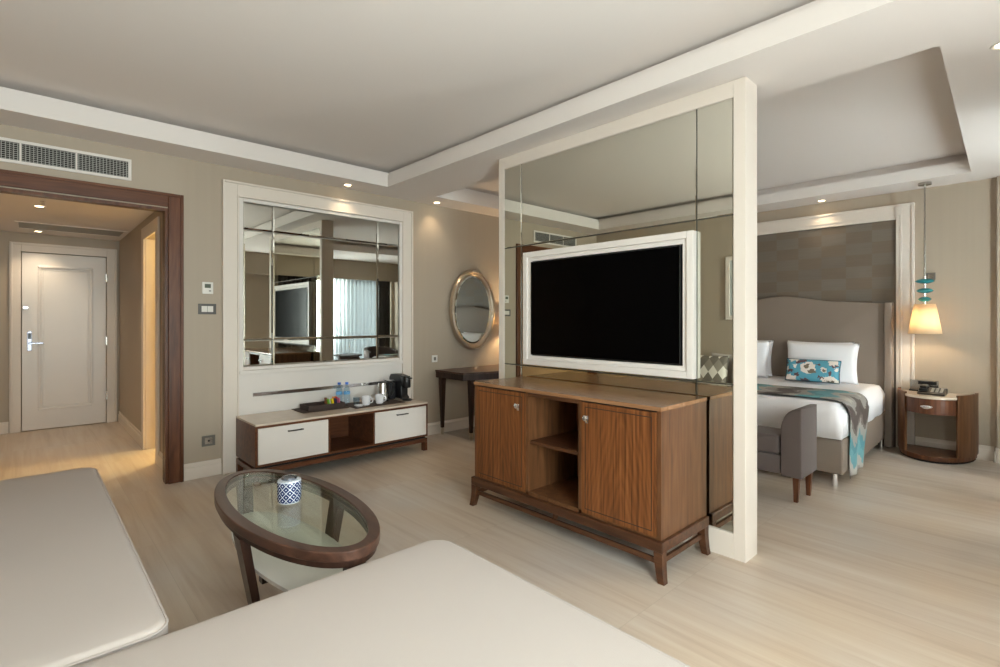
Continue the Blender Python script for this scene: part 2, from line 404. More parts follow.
# entry opening: walnut casing and jamb
m = B(.832, .937, YA-.022, YA-.001, 0, 2.33); m.box(-.85+.003, -.755, YA-.022, YA-.001, 0, 2.33)
cas = struct(m.go('trim_5', 'walnut_d', bevel=.004))
struct(B(-.755, .832, YA-.022, YA-.001, 2.222, 2.33).go('trim_6', 'walnut_dx', bevel=.004))
m = B(.815, .839, YA+.001, YA+.09, 0, 2.214); m.box(-.759, -.735, YA+.001, YA+.09, 0, 2.214); m.box(-.735, .815, YA+.001, YA+.09, 2.19, 2.214)
struct(m.go('trim_7', 'walnut_d'))
m = B(.822, .845, YA+.0905, YA+.15, 0, 2.205)
struct(m.go('trim_8', 'blackgap'))
# raised edge of the casing
m = B(.915, .937, YA-.032, YA-.0225, 0, 2.33); struct(m.go('trim_9', 'walnut_d', bevel=.003))
struct(B(-.84, .915, YA-.032, YA-.0225, 2.308, 2.33).go('trim_10', 'walnut_dx', bevel=.003))

# corridor beyond
CH = 2.34; CX = .885; YE = 8.20
m = B(CX, CX+.1, 4.96, 5.56, 0, CH); m.box(CX, CX+.1, 6.24, YE, 0, CH); m.box(CX, CX+.1, 5.56, 6.24, 2.14, CH)
struct(m.go('wall_corridor_right', 'wall'))
struct(B(-1.0, -.90, 4.96, YE, 0, CH).go('wall_corridor_left', 'wall'))
m = B(-1.0, -.06, YE, YE+.12, 0, CH); m.box(.765, CX+.1, YE, YE+.12, 0, CH); m.box(-.06, .765, YE, YE+.12, 2.125, CH)
struct(m.go('wall_corridor_end', 'wall'))
struct(B(-1.0, CX+.1, YE+.121, YE+.2, 0, CH).go('corridor_light_block', 'wall'))  # unseen box added behind the door to keep sky light from leaking in
struct(B(-1.0, CX+.1, YA+.14, YE+.2, CH, CH+.1).go('ceiling', 'ceil'))
# bathroom glimpsed through the opening
m = B(2.3, 2.4, 4.96, 7.4, 0, CH); m.box(CX+.1, 2.3, 7.3, 7.4, 0, CH)
struct(m.go('wall_bathroom', plain('bathroom_wall', (228, 205, 150), .6)))
struct(B(CX+.1, 2.4, YA+.14, 7.4, CH, CH+.1).go('ceiling', 'ceil'))
# casing round the bathroom opening
m = B(CX-.02, CX-.001, 5.455, 5.575, 0, 2.25); m.box(CX-.02, CX-.001, 6.225, 6.345, 0, 2.25); m.box(CX-.02, CX-.001, 5.575, 6.225, 2.13, 2.25)
m.box(CX, CX+.1, 5.56, 5.575, 0, 2.14).box(CX, CX+.1, 6.225, 6.24, 0, 2.14)
struct(m.go('trim_11', 'cream', bevel=.004))
bb('baseboard_corridor', CX-.018, CX-.001, 4.97, 5.45, -1, 0)
bb('baseboard_corridor', CX-.018, CX-.001, 6.35, YE-.02, -1, 0)
bb('baseboard_end', -.88, -.15, YE-.018, YE-.001, 0, -1)

# entry door with casing
m = B(-.145, -.045, YE-.025, YE-.001, 0, 2.225); m.box(.752, .86, YE-.025, YE-.001, 0, 2.225); m.box(-.045, .752, YE-.025, YE-.001, 2.118, 2.225)
m.box(-.135, -.115, YE-.034, YE-.025, 0, 2.215).box(.83, .85, YE-.034, YE-.025, 0, 2.215).box(-.115, .83, YE-.034, YE-.025, 2.195, 2.215)
struct(m.go('trim_12', 'cream', bevel=.004))
d = struct(B(-.038, .745, YE-.012, YE+.03, .008, 2.11).go('door_1', 'white', bevel=.003))
m = MB()
for x0, x1, z0, z1 in ((.10, .615, .235, .265), (.10, .615, 1.935, 1.965), (.10, .13, .265, 1.935), (.585, .615, .265, 1.935)):
    m.box(x0, x1, YE-.034, YE-.0125, z0, z1)
m.go('door_panel', 'white', d, bevel=.008)
m = MB()
for x0, x1, z0, z1 in ((.145, .570, .28, .292), (.145, .570, 1.908, 1.92), (.145, .157, .292, 1.908), (.558, .570, .292, 1.908)):
    m.box(x0, x1, YE-.020, YE-.0125, z0, z1)
m.go('panel_bead', 'white', d, bevel=.003)
m = B(.008, .048, YE-.020, YE-.0125, .95, 1.18, bev=.003); m.box(.018, .038, YE-.06, YE-.02, 1.03, 1.05); m.box(.018, .15, YE-.07, YE-.055, 1.03, 1.05, bev=.004)
h_ = m.go('door_handle', mirror('dark_chrome', (120, 122, 132), .25), d)
MB().box(.014, .042, YE-.024, YE-.0205, 1.09, 1.16).go('key_reader', 'black', h_)
B(-.03, .02, YE-.034, YE-.0125, 1.44, 1.475, bev=.004).go('door_latch', 'steel', d)
m = MB()
for z in (.35, 1.05, 1.85): m.box(.741, .755, YE-.036, YE-.0255, z-.05, z+.05)
m.go('hinge', 'steel', d)

# windows in the window wall
for n, (x0, x1) in enumerate(((-.75, 1.35), (4.0, 6.45))):
    m = B(x0, x0+.06, YD-.12, YD-.06, 0, 2.25); m.box(x1-.06, x1, YD-.12, YD-.06, 0, 2.25); m.box(x0+.06, x1-.06, YD-.12, YD-.06, 2.18, 2.25)
    m.box(x0+.06, x1-.06, YD-.12, YD-.06, 0, .06); c = (x0+x1)/2; m.box(c-.035, c+.035, YD-.12, YD-.06, .06, 2.18)
    f = struct(m.go('window_%d' % (n+1), 'white', bevel=.004))
    m = B(x0+.061, c-.036, YD-.094, YD-.088, .061, 2.179); m.box(c+.036, x1-.061, YD-.094, YD-.088, .061, 2.179)
    m.go('window_pane', 'wglass', f)
# curtains
def curtain(x0, x1, y, z0, z1, folds, amp, m, label, group):
    t = bmesh.new(); n = folds*10; rows = 6; g = []
    for j in range(rows+1):
        z = z1+(z0-z1)*j/rows; a = amp*(.75+.35*j/rows)
        g.append([t.verts.new((x0+(x1-x0)*i/n, y+a*sin(i/n*folds*2*pi+.6*sin(i*.37))+.004*sin(i*1.7+j), z)) for i in range(n+1)])
    for j in range(rows):
        for i in range(n): t.faces.new([g[j][i], g[j][i+1], g[j+1][i+1], g[j+1][i]])
    mb = MB(); mb.merge(t); o = mb.go('curtain', m, smooth=2)
    s = o.modifiers.new('s', 'SOLIDIFY'); s.thickness = .003
    return tag(o, label, 'curtain', group)
curtain(4.75, 6.06, YD+.055, .02, 2.40, 14, .025, 'sheer', 'white sheer curtain across the bedroom window, seen in the framed wall mirror', None)
curtain(6.05, 6.34, YD+.10, .02, 2.40, 4, .035, 'drape', 'dark grey drape right of the sheers, seen at the framed mirror\'s right edge', None)
curtain(4.0, 4.7, YD+.10, .02, 2.40, 7, .035, 'drape', 'dark grey drape gathered at the other side of the bedroom sheers', None)
curtain(1.14, 1.95, YD+.10, .02, 2.40, 9, .035, 'drape', 'charcoal drape beside the living room window, mirrored in the television screen', None)
curtain(-.80, .0, YD+.10, .02, 2.40, 8, .03, 'sheer2', 'grey sheer curtain drawn to the sofa side of the living room window', None)

# ================================================================== PARTITION
PX, PY0, PY1 = 2.86, 1.105, 3.068
m = B(PX, PX+.150, PY0, PY1, 0, SO-.002)
part = struct(m.go('wall_partition', 'cream'))
# frame around mirrors, raised 1.5 cm
m = MB(); x = PX-.012
m.box(x, PX-.0005, PY0, 1.170, 0, SO-.002); m.box(x, PX-.0005, 3.008, PY1, 0, SO-.002)
m.box(x, PX-.0005, 1.170, 3.008, 2.545, SO-.002); m.box(x, PX-.0005, 1.170, 3.008, 0, .14)
struct(m.go('trim_13', 'cream', bevel=.002))
mir = thing('mirror_wall', 'tall smoked mirror of bevelled panes covering the partition behind the television', 'mirror', (PX, 2.09, .14))
ys = [1.170, 1.383, 2.812, 3.008]; zs = [.14, .96, 1.90, 2.545]
def tile(mb, a0, a1, z0, z1, base, depth, bv, axis):
    """pane with a sloping bevel; axis X: faces -X at x=base-depth, a=y; axis Y: faces -Y, a=x"""
    t = bmesh.new()
    def P(a, z, d): return (base-d, a, z) if axis == 'X' else (a, base-d, z)
    o = [t.verts.new(P(a, z, .001)) for a, z in ((a0, z0), (a1, z0), (a1, z1), (a0, z1))]
    q = [t.verts.new(P(a, z, depth*.4)) for a, z in ((a0, z0), (a1, z0), (a1, z1), (a0, z1))]
    i = [t.verts.new(P(a, z, depth)) for a, z in ((a0+bv, z0+bv), (a1-bv, z0+bv), (a1-bv, z1-bv), (a0+bv, z1-bv))]
    t.faces.new(o); t.faces.new(i)
    for u, v in ((o, q), (q, i)):
        for k in range(4): t.faces.new([u[k], u[(k+1) % 4], v[(k+1) % 4], v[k]])
    bmesh.ops.recalc_face_normals(t, faces=t.faces); mb.merge(t)
for i in range(3):
    for j in range(3):
        mb = MB(); tile(mb, ys[i]+.003, ys[i+1]-.003, zs[j]+.003, zs[j+1]-.003, PX-.001, .006, .0035, 'X')
        mb.go('mirror_pane', 'mir_g', mir)
m = MB()
for y in ys[1:3]: m.box(PX-.004, PX-.001, y-.003, y+.003, .14, 2.545)
for z in zs[1:3]: m.box(PX-.004, PX-.001, 1.17, 3.008, z-.003, z+.003)
m.go('joint_strip', plain('joint_dark', (70, 68, 60), .4), mir)

# television in its white surround
X0 = PX-.0085
tv = thing('television', 'wide black television in a white box surround, mounted on the mirrored partition', 'television', (X0, 2.09, .96))
def rectframe(mb, x0, x1, y0, y1, z0, z1, w):
    mb.box(x0, x1, y0, y0+w, z0, z1); mb.box(x0, x1, y1-w, y1, z0, z1); mb.box(x0, x1, y0+w, y1-w, z1-w, z1); mb.box(x0, x1, y0+w, y1-w, z0, z0+w)
m = MB(); rectframe(m, X0-.045, X0, 1.380, 2.752, .975, 1.835, .042); m.go('surround', 'white', tv, bevel=.003)
m = MB(); rectframe(m, X0-.030, X0-.001, 1.423, 2.709, 1.018, 1.792, .028); m.go('inner_liner', 'white', tv)
B(X0-.012, X0-.001, 1.452, 2.680, 1.047, 1.763).go('backing', 'blackgap', tv)
m = B(X0-.038, X0-.0125, 1.462, 2.675, 1.052, 1.757, bev=.004); m.go('screen_housing', 'black', tv)
B(X0-.0395, X0-.0385, 1.468, 2.669, 1.060, 1.751).go('screen', 'screen', tv)

# ================================================================== TV CABINET
CF, CBk, CY0, CY1 = 2.33, 2.835, 1.315, 2.765
cab = thing('tv_cabinet', 'walnut cabinet with two doors and open centre shelves under the television', 'cabinet', (2.58, 2.04, 0))
ZB, ZT = .205, .878
m = MB()   # carcass: sides, dividers, bottom, back
m.box(CF+.004, CBk, CY0, CY0+.022, ZB, ZT-.022); m.box(CF+.004, CBk, CY1-.022, CY1, ZB, ZT-.022)
m.box(CF+.004, CBk, 1.815, 1.838, ZB, ZT-.022); m.box(CF+.004, CBk, 2.240, 2.262, ZB, ZT-.022)
m.box(CF+.004, CBk-.012, CY0+.022, CY1-.022, ZB, ZB+.022); m.box(CBk-.012, CBk, CY0+.022, CY1-.022, ZB, ZT-.022)
m.go('carcass', 'walnut', cab)
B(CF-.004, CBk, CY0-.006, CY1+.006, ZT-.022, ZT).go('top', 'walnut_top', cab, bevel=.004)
B(CF+.02, CBk-.013, 1.839, 2.239, .528, .548).go('shelf', 'walnut_y', cab)
m = B(CF+.0, CF+.019, 1.839, 2.239, ZT-.045, ZT-.023); m.go('top_rail', 'walnut_y', cab)
def cab_door(y0, y1, knob_y, knob_z, nm):
    dd = B(CF-.002, CF+.018, y0, y1, ZB+.012, ZT-.030).go('door', veneer('veneer_'+nm, (80, 47, 25), (116, 70, 37), (142, 92, 52), (y0+y1)/2-.03), cab, bevel=.002)
    m = MB(); a = .024; x = CF-.0026; w = .005
    z0, z1 = ZB+.012+a, ZT-.030-a
    m.box(x, CF-.0021, y0+a, y0+a+w, z0, z1); m.box(x, CF-.0021, y1-a-w, y1-a, z0, z1)
    m.box(x, CF-.0021, y0+a, y1-a, z0, z0+w); m.box(x, CF-.0021, y0+a, y1-a, z1-w, z1); m.go('inlay', 'vdark', dd)
    m = MB(); R = Matrix.Translation((CF-.0022, knob_y, knob_z)) @ Matrix.Rotation(-pi/2, 4, 'Y')
    m.lathe([(0, 0), (.009, 0), (.007, .012), (.015, .018), (.016, .024), (.01, .029), (0, .03)], n=20, mtx=R)
    m.box(CF-.006, CF-.0022, knob_y-.010, knob_y+.010, knob_z-.03, knob_z+.012, bev=.0015)
    m.go('knob', 'chrome', dd, smooth=True)
cab_door(1.340, 1.812, 1.773, .762, 'right'); cab_door(2.266, 2.740, 2.325, .762, 'left')
# dark reveal around the doors
B(CF+.0195, CF+.0215, 1.338, 1.814, ZB+.023, ZT-.023).go('reveal', 'blackgap', cab)
B(CF+.0195, CF+.0215, 2.263, 2.742, ZB+.023, ZT-.023).go('reveal', 'blackgap', cab)
# base: apron, low stretcher, splayed feet
m = MB(); m.box(CF-.018, CBk, CY0-.018, CY1+.018, .150, ZB-.0005); m.go('apron', 'walnut_y', cab, bevel=.006)
m = MB(); m.box(CF+.0, CF+.016, CY0+.02, CY1-.02, .085, .112); m.box(CF+.016, CBk-.03, CY0+.0, CY0+.016, .085, .112)
m.box(CF+.016, CBk-.03, CY1-.016, CY1, .085, .112)
m.box(CF+.02, CF+.034, 2.02, 2.05, .11, .15)
m.go('stretcher', 'walnut_y', cab)
for fx, sx in ((CF+.008, -1), (CBk-.03, 0)):
    for fy, sy in ((CY0+.008, -1), (CY1-.008, 1)):
        m = MB(); secs = []
        for k in range(7):
            t = k/6; z = .150*(1-t); o = .018*t*t; hw = .024-.006*t
            cx, cy = fx+sx*o*.6, fy+sy*o*1.1
            secs.append([(cx-hw, cy-hw, z), (cx+hw, cy-hw, z), (cx+hw, cy+hw, z), (cx-hw, cy+hw, z)])
        m.loft(secs); m.go('leg', 'walnut_y', cab)

# ================================================================== FRAMED WALL MIRROR + PANEL
AY = YA-.001
wm = thing('framed_mirror', 'large white framed mirror panel above the low minibar console', 'mirror', (2.17, AY, 0))
m = MB(); x0, x1 = 1.222, 3.130
# moulded frame: outer fillet, flat, inner fillet; legs run to the floor
for a, d, w0, w1 in ((0, .045, 0, .018), (0, .030, .018, .115), (0, .040, .115, .130)):
    m.box(x0+w0, x0+w1, AY-d, AY, 0, 2.515-w0); m.box(x1-w1, x1-w0, AY-d, AY, 0, 2.515-w0)
    m.box(x0+w1, x1-w1, AY-d, AY, 2.515-w1, 2.515-w0)
m.go('frame', 'cream', wm, bevel=.004)
m = MB(); xi0, xi1 = x0+.131, x1-.131
m.box(xi0, xi0+.035, AY-.030, AY-.001, .84, 2.383); m.box(xi1-.035, xi1, AY-.030, AY-.001, .84, 2.383)
m.box(xi0+.035, xi1-.035, AY-.030, AY-.001, 2.352, 2.383); m.box(xi0+.035, xi1-.035, AY-.030, AY-.001, .875, .905)
m.box(xi0, xi1, AY-.045, AY-.001, .84, .874)
m.go('inner_moulding', 'white', wm, bevel=.005)
B(xi0, xi1, AY-.020, AY-.001, .0, .838).go('lower_panel', 'white', wm)
gx = [xi0+.036, 1.640, 2.700, xi1-.036]; gz = [.906, 1.14, 2.115, 2.351]
for i in range(3):
    for j in range(3):
        mb = MB(); tile(mb, gx[i]+.0015, gx[i+1]-.0015, gz[j]+.0015, gz[j+1]-.0015, AY-.012, .008, .012, 'Y')
        mb.go('mirror_pane', 'mir_w', wm)
B(gx[0], gx[-1], AY-.012, AY-.001, gz[0], gz[-1]).go('backing', 'blackgap', wm)
m = B(1.465, 2.93, AY-.034, AY-.0205, .638, .670, bev=.002)
tag(m.go('metal_rail', 'chrome'), 'thin polished metal rail fixed to the white panel above the minibar console', 'rail')

# ================================================================== MINIBAR CONSOLE
con = thing('minibar_console', 'low walnut console with two white drawers, open middle and pale stone top', 'console', (2.15, 4.5, 0))
QX0, QX1, QF, QB = 1.322, 2.965, 4.25, 4.755
m = MB(); zt = .470; zb = .145
m.box(QX0, QX0+.02, QF, QB, zb, zt); m.box(QX1-.02, QX1, QF, QB, zb, zt); m.box(QX0+.02, QX1-.02, QF, QB, zb, zb+.018); m.box(QX0+.02, QX1-.02, QF, QB, zt-.018, zt)
m.box(1.922, 1.942, QF, QB, zb+.018, zt-.018); m.box(2.352, 2.372, QF, QB, zb+.018, zt-.018); m.box(QX0+.02, QX1-.02, QB-.012, QB, zb+.018, zt-.018)
m.go('carcass', 'walnut_dx', con, bevel=.002)
B(QX0, QX1, QF-.002, QB, zt+.0005, zt+.018).go('stone_top', 'marble', con, bevel=.003)
for a, b in ((QX0+.021, 1.921), (2.373, QX1-.021)):
    dr = B(a, b, QF-.001, QF+.02, zb+.019, zt-.019).go('drawer', 'white', con, bevel=.003)
    m = MB()
    for u0, u1, v0, v1 in ((a+.002, a+.03, zb+.021, zt-.021), (b-.03, b-.002, zb+.021, zt-.021), (a+.03, b-.03, zt-.045, zt-.021), (a+.03, b-.03, zb+.021, zb+.045)):
        m.box(u0, u1, QF-.0055, QF-.0012, v0, v1)
    m.go('drawer_border', 'white', dr, bevel=.001)
    c = (a+b)/2; m = B(c-.065, c+.065, QF-.028, QF-.020, .399, .410, bev=.002); m.box(c-.058, c-.048, QF-.021, QF-.0012, .401, .408); m.box(c+.048, c+.058, QF-.021, QF-.0012, .401, .408)
    m.go('handle', mirror('gunmetal', (95, 90, 88), .3), dr)
m = MB(); m.box(QX0+.0, QX1-.0, QF+.005, QF+.03, .085, .125); m.box(QX0+.0, QX0+.025, QF+.03, QB, .085, .125); m.box(QX1-.025, QX1, QF+.03, QB, .085, .125)
m.go('base_rail', 'walnut_dx', con, bevel=.002)
m = MB(); m.box(QX0+.02, QX1-.02, QF+.02, QB-.02, .125, .1445); m.go('spacer', 'blackgap', con)
for lx in (QX0, QX1-.045):
    for ly in (QF+.005, QB-.05):
        m = B(lx, lx+.045, ly, ly+.045, 0, .0845); m.go('leg', 'walnut_d', con, bevel=.002)
ZC = .4885
# leather mats, snack tray, sachets
tag(B(1.79, 2.225, 4.47, 4.745, ZC, ZC+.006, bev=.002).go('serving_mat', 'wicker'), 'dark brown mat beneath the square snack tray', 'mat')
tag(B(2.245, 2.78, 4.375, 4.68, ZC, ZC+.006, bev=.002).go('serving_mat', 'wicker'), 'dark brown mat beneath the cups and the kettle', 'mat')
tr = thing('snack_tray', 'dark woven compartment tray holding colourful sachets', 'tray', (2.05, 4.62, ZC+.006))
m = MB(); z0 = ZC+.0065
m.box(1.85, 2.20, 4.50, 4.70, z0, z0+.008)
for a in ((1.85, 2.20, 4.50, 4.51), (1.85, 2.20, 4.69, 4.70), (1.85, 1.86, 4.51, 4.69), (2.19, 2.20, 4.51, 4.69), (2.02, 2.03, 4.51, 4.69)): m.box(*a, z0+.008, z0+.045)
m.go('tray_body', 'wicker', tr)
cols = [(120, 180, 50), (246, 226, 40), (50, 50, 90), (228, 120, 160), (150, 90, 50), (240, 240, 236), (236, 150, 40), (222, 55, 45)]
nm = ['green', 'yellow', 'navy', 'pink', 'brown', 'white', 'orange', 'red']
for i, c in enumerate(cols):
    x = 2.055+(i % 4)*.034+random.uniform(-.004, .004); y = 4.540+(i//4)*.05; an = random.uniform(-.25, .25)
    mb = MB(); t = bmesh.new(); bmesh.ops.create_cube(t, size=1)
    for v in t.verts: v.co = Vector((v.co.x*.010, v.co.y*.048, v.co.z*.070))
    bmesh.ops.bevel(t, geom=list(t.edges), offset=.003, segments=2, affect='EDGES')
    mb.merge(t, Matrix.Translation((x, y, z0+.052+.008*(i//4))) @ Matrix.Rotation(an, 4, 'Y'))
    tag(mb.go('sachet', plain('sachet_'+nm[i], c, .35)), 'small '+nm[i]+' sachet standing in the woven snack tray', 'sachet', 'sachets in the snack tray')
# bottles
def bottle(x, y, lab):
    z = ZC+.001
    b = thing('water_bottle', lab, 'bottle', (x, y, z), 'water bottles on the minibar console')
    MB().lathe([(0, 0), (.028, .001), (.031, .008), (.031, .055), (.029, .06), (.031, .065), (.031, .125), (.026, .15), (.013, .178), (.013, .19)], (x, y, z), 24).go('bottle_body', 'pet', b, smooth=True)
    MB().lathe([(0, .191), (.015, .191), (.016, .2), (.0155, .212), (0, .213)], (x, y, z), 20).go('cap', 'blue', b, smooth=True)
    MB().lathe([(.0315, .095), (.0318, .096), (.0318, .120), (.0315, .121)], (x, y, z), 24).go('bottle_label', plain('bottle_label', (110, 175, 225), .4), b, smooth=True)
bottle(2.250, 4.73, 'clear water bottle with blue cap nearer the snack tray')
bottle(2.315, 4.70, 'clear water bottle with blue cap nearer the white cups')
def cup(x, y, lab, ang):
    z = ZC+.0065
    c = thing('coffee_cup', lab, 'cup', (x, y, z), 'white cups on the minibar mat')
    MB().lathe([(0, 0), (.030, 0), (.036, .006), (.041, .04), (.042, .088), (.0395, .088), (.038, .04), (.03, .01), (0, .008)], (x, y, z), 28).go('cup_body', 'china', c, smooth=True)
    pts = [(x+cos(ang)*(.040+.026*sin(t)), y+sin(ang)*(.040+.026*sin(t)), z+.046+.026*cos(t)) for t in [pi*k/10 for k in range(11)]]
    MB().tube(pts, .0045).go('handle', 'china', c, smooth=True)
cup(2.400, 4.47, 'white china cup left of its twin, beside the silver spoon', -.75)
cup(2.545, 4.47, 'white china cup standing in front of the steel kettle', -.75)
sa = thing('saucer', 'small glass saucer with sugar sticks beside the left cup', 'saucer', (2.31, 4.44, ZC+.006))
MB().lathe([(0, 0), (.03, .001), (.045, .012), (.043, .014), (.028, .004), (0, .003)], (2.31, 4.44, ZC+.0065), 24).go('dish', 'china', sa, smooth=True)
B(2.285, 2.335, 4.435, 4.447, ZC+.019, ZC+.026).go('sugar_stick', 'china', sa)
tag(MB().lathe([(0, 0), (.028, 0), (.032, .07), (.0305, .07), (.027, .003), (0, .003)], (2.345, 4.56, ZC+.0065), 20).go('drinking_glass', 'pet', smooth=True), 'small clear tumbler between the bottles and the cups', 'glass')
tag(B(2.27, 2.36, 4.395, 4.401, ZC+.0065, ZC+.011, bev=.001).go('teaspoon', 'chrome'), 'silver teaspoon lying on the mat before the glass saucer', 'spoon')
# kettle
kx, ky = 2.655, 4.60; kt = thing('electric_kettle', 'brushed steel kettle with black handle behind the white cups', 'kettle', (kx, ky, ZC+.006))
MB().lathe([(0, 0), (.066, 0), (.066, .014), (0, .014)], (kx, ky, ZC+.0065), 32).go('kettle_base', 'black', kt, smooth=True)
MB().lathe([(0, .192), (.03, .196), (.042, .190), (.042, .1865), (0, .1865)], (kx, ky, ZC+.0035), 32).go('kettle_lid', 'black', kt, smooth=True)
MB().lathe([(.064, .021), (.062, .03), (.046, .180), (0, .183)], (kx, ky, ZC+.0065), 32).go('kettle_body', 'steel', kt, smooth=True)
MB().tube([(kx+.03, ky-.03, ZC+.182), (kx+.075, ky-.045, ZC+.190), (kx+.095, ky-.055, ZC+.17), (kx+.095, ky-.055, ZC+.10), (kx+.07, ky-.045, ZC+.06), (kx+.052, ky-.03, ZC+.06)], .011).go('handle', 'black', kt, smooth=True)
# coffee machine
cm = thing('coffee_machine', 'black capsule coffee machine at the right end of the console', 'coffee machine', (2.86, 4.6, ZC))
x = 2.87
m = MB(); m.prism([(4.50, ZC+.012), (4.76, ZC+.012), (4.765, ZC+.22), (4.74, ZC+.255), (4.62, ZC+.262), (4.52, ZC+.25), (4.505, ZC+.16), (4.53, ZC+.14), (4.53, ZC+.05), (4.50, ZC+.03)], x-.042, x+.042, 'X')
m.go('machine_body', 'black', cm, bevel=.008)
MB().lathe([(0, 0), (.048, 0), (.05, .006), (.05, .010), (0, .011)], (x, 4.48, ZC+.0005), 28).go('drip_tray', 'black', cm, smooth=True)
MB().lathe([(0, 0), (.038, 0), (.043, .01), (.043, .10), (.036, .118), (0, .122)], (x, 4.492, ZC+.13), 28).go('brew_head', 'black', cm, smooth=True)
B(x-.012, x+.012, 4.40, 4.46, ZC+.225, ZC+.24, bev=.004).go('lever', 'black', cm)
MB().lathe([(0, 0), (.012, 0), (.012, .004), (0, .005)], n=16, mtx=Matrix.Translation((x, 4.4565, ZC+.2)) @ Matrix.Rotation(pi/2, 4, 'X')).go('button', 'chrome', cm)
m = B(x-.115, x-.046, 4.62, 4.76, ZC+.0005, ZC+.19, bev=.015); m.go('water_tank', plain('smoky_tank', (46, 46, 48), .12), cm)
B(x-.118, x-.044, 4.615, 4.762, ZC+.191, ZC+.205, bev=.004).go('tank_lid', 'chrome', cm)

# ================================================================== DESK AND OVAL MIRROR
dk = thing('dressing_table', 'dark walnut dressing table with bowed front and tapered legs under the oval mirror', 'desk', (4.1, 4.5, 0))
def bow(inset=0):
    pts = [(3.44+inset, 4.783), (3.44+inset, 4.27+inset)]
    for k in range(1, 12):
        t = k/12; pts.append((3.44+inset+(1.30-2*inset)*t, 4.27+inset-.12*sin(pi*t)**1.2))
    pts += [(4.74-inset, 4.27+inset), (4.74-inset, 4.783)]
    return pts
MB().prism(bow(0), .722, .742).go('top', 'espresso_x', dk, bevel=.003)
MB().prism(bow(.012), .655, .7215).go('apron', 'espresso', dk)
for lx, ly in ((3.50, 4.725), (3.56, 4.28), (4.68, 4.725), (4.62, 4.28)):
    m = MB(); m.taper((lx, ly, .6545), (lx, ly, .08), .030, .030, .015, .015); lg = m.go('leg', 'espresso', dk)
    MB().taper((lx, ly, .0795), (lx, ly, 0), .0155, .0155, .012, .012).go('leg_cap', 'bronze', lg)
ov = thing('oval_mirror', 'oval mirror in a champagne silver frame above the dressing table', 'mirror', (4.0, 4.79, 1.44))
rx, rz = .365, .487
m = MB(); t = bmesh.new(); N = 64; prof = [(1.0, 0), (1.0, .022), (.965, .040), (.92, .042), (.89, .030), (.865, .032), (.835, .028), (.80, .012), (.79, 0)]
rings = []
for f, d in prof:
    rr = [(rx*cos(2*pi*i/N)-(1-f)*rx*cos(2*pi*i/N), -d, rz*sin(2*pi*i/N)-(1-f)*rx*sin(2*pi*i/N)) for i in range(N)]
    rings.append([t.verts.new(p) for p in rr])
for a, b in zip(rings, rings[1:]+rings[:1]):
    for i in range(N): t.faces.new([a[i], a[(i+1) % N], b[(i+1) % N], b[i]])
bmesh.ops.recalc_face_normals(t, faces=t.faces)
RM = Matrix.Translation((4.0, 4.786, 1.44)) @ Matrix.Rotation(radians(2.4), 4, 'Z')
m.merge(t, RM); m.go('mirror_frame', 'bronze', ov, smooth=True)
m = MB(); t = bmesh.new(); f = .80
N=64
A_ = [t.verts.new((rx*f*cos(2*pi*i/N), -.010, (rz-(1-f)*rx)*sin(2*pi*i/N))) for i in range(N)]
B_ = [t.verts.new((rx*(f-.05)*cos(2*pi*i/N), -.013, (rz-(1.05-f)*rx)*sin(2*pi*i/N))) for i in range(N)]
C_ = [t.verts.new((v.co.x, -.004, v.co.z)) for v in A_]
t.faces.new(B_); t.faces.new(C_)
for i in range(N):
    k = (i+1) % N; t.faces.new([A_[i], A_[k], B_[k], B_[i]]); t.faces.new([C_[i], C_[k], A_[k], A_[i]])
bmesh.ops.recalc_face_normals(t, faces=t.faces); m.merge(t, RM); m.go('mirror_glass', 'mir_w', ov)
# unseen lamp added behind the partition to cast the wall's warm glow
dl = thing('added_glow_lamp', 'unseen table lamp with cream shade added at the far end of the dressing table', 'lamp', (4.60, 4.62, .742))
MB().lathe([(0, 0), (.06, 0), (.06, .012), (.012, .02), (.01, .08), (.028, .16), (.01, .26), (.007, .50), (0, .50)], (4.60, 4.62, .743), 28).go('lamp_base', 'bronze', dl, smooth=True)
shade_m = sheer('lamp_shade_cloth', (236, 222, 196), .0, .5)
m = MB().lathe([(.11, 0), (.08, .19)], (4.60, 4.62, .743+.46), 32).go('lamp_shade', shade_m, dl, smooth=True)
m.modifiers.new('s', 'SOLIDIFY').thickness = .003
def plight(name, loc, e, col, r, parent=None):
    l = bpy.data.lights.new(name, 'POINT'); l.energy = e; l.color = col; l.shadow_soft_size = r
    o = bpy.data.objects.new(name, l); COL.objects.link(o); o.location = loc
    if parent: o.parent = parent; o.location = Vector(loc)-WORLD[parent.name]
    return o
plight('bulb', (4.60, 4.62, 1.30), 14, (1, .70, .38), .03, dl)

# ================================================================== WALL FITTINGS
def fit(name, x, z, w, h, label, cat, kids):
    t = thing(name, label, cat, (x, AY, z))
    B(x-w/2, x+w/2, AY-.010, AY, z-h/2, z+h/2, bev=.002).go('cover_plate', kids[0], t)
    for a, b, c, d, mm, n in kids[1]: B(x+a*w, x+b*w, AY-.013, AY-.0102, z+c*h, z+d*h, bev=.0008).go(n, mm, t)
fit('thermostat', 1.115, 1.585, .082, .098, 'white wall thermostat with small dark display beside the framed mirror', 'thermostat', ('plastic', [(-.28, .28, .0, .34, plain('lcd', (84, 92, 78), .3), 'display'), (.1, .3, -.3, -.2, 'grey', 'button')]))
fit('light_switch', 1.112, 1.408, .135, .088, 'dark grey framed double light switch below the thermostat', 'switch', (plain('switch_grey', (84, 82, 80), .35), [(-.32, -.01, -.28, .28, 'plastic', 'rocker'), (.01, .32, -.28, .28, 'plastic', 'rocker')]))
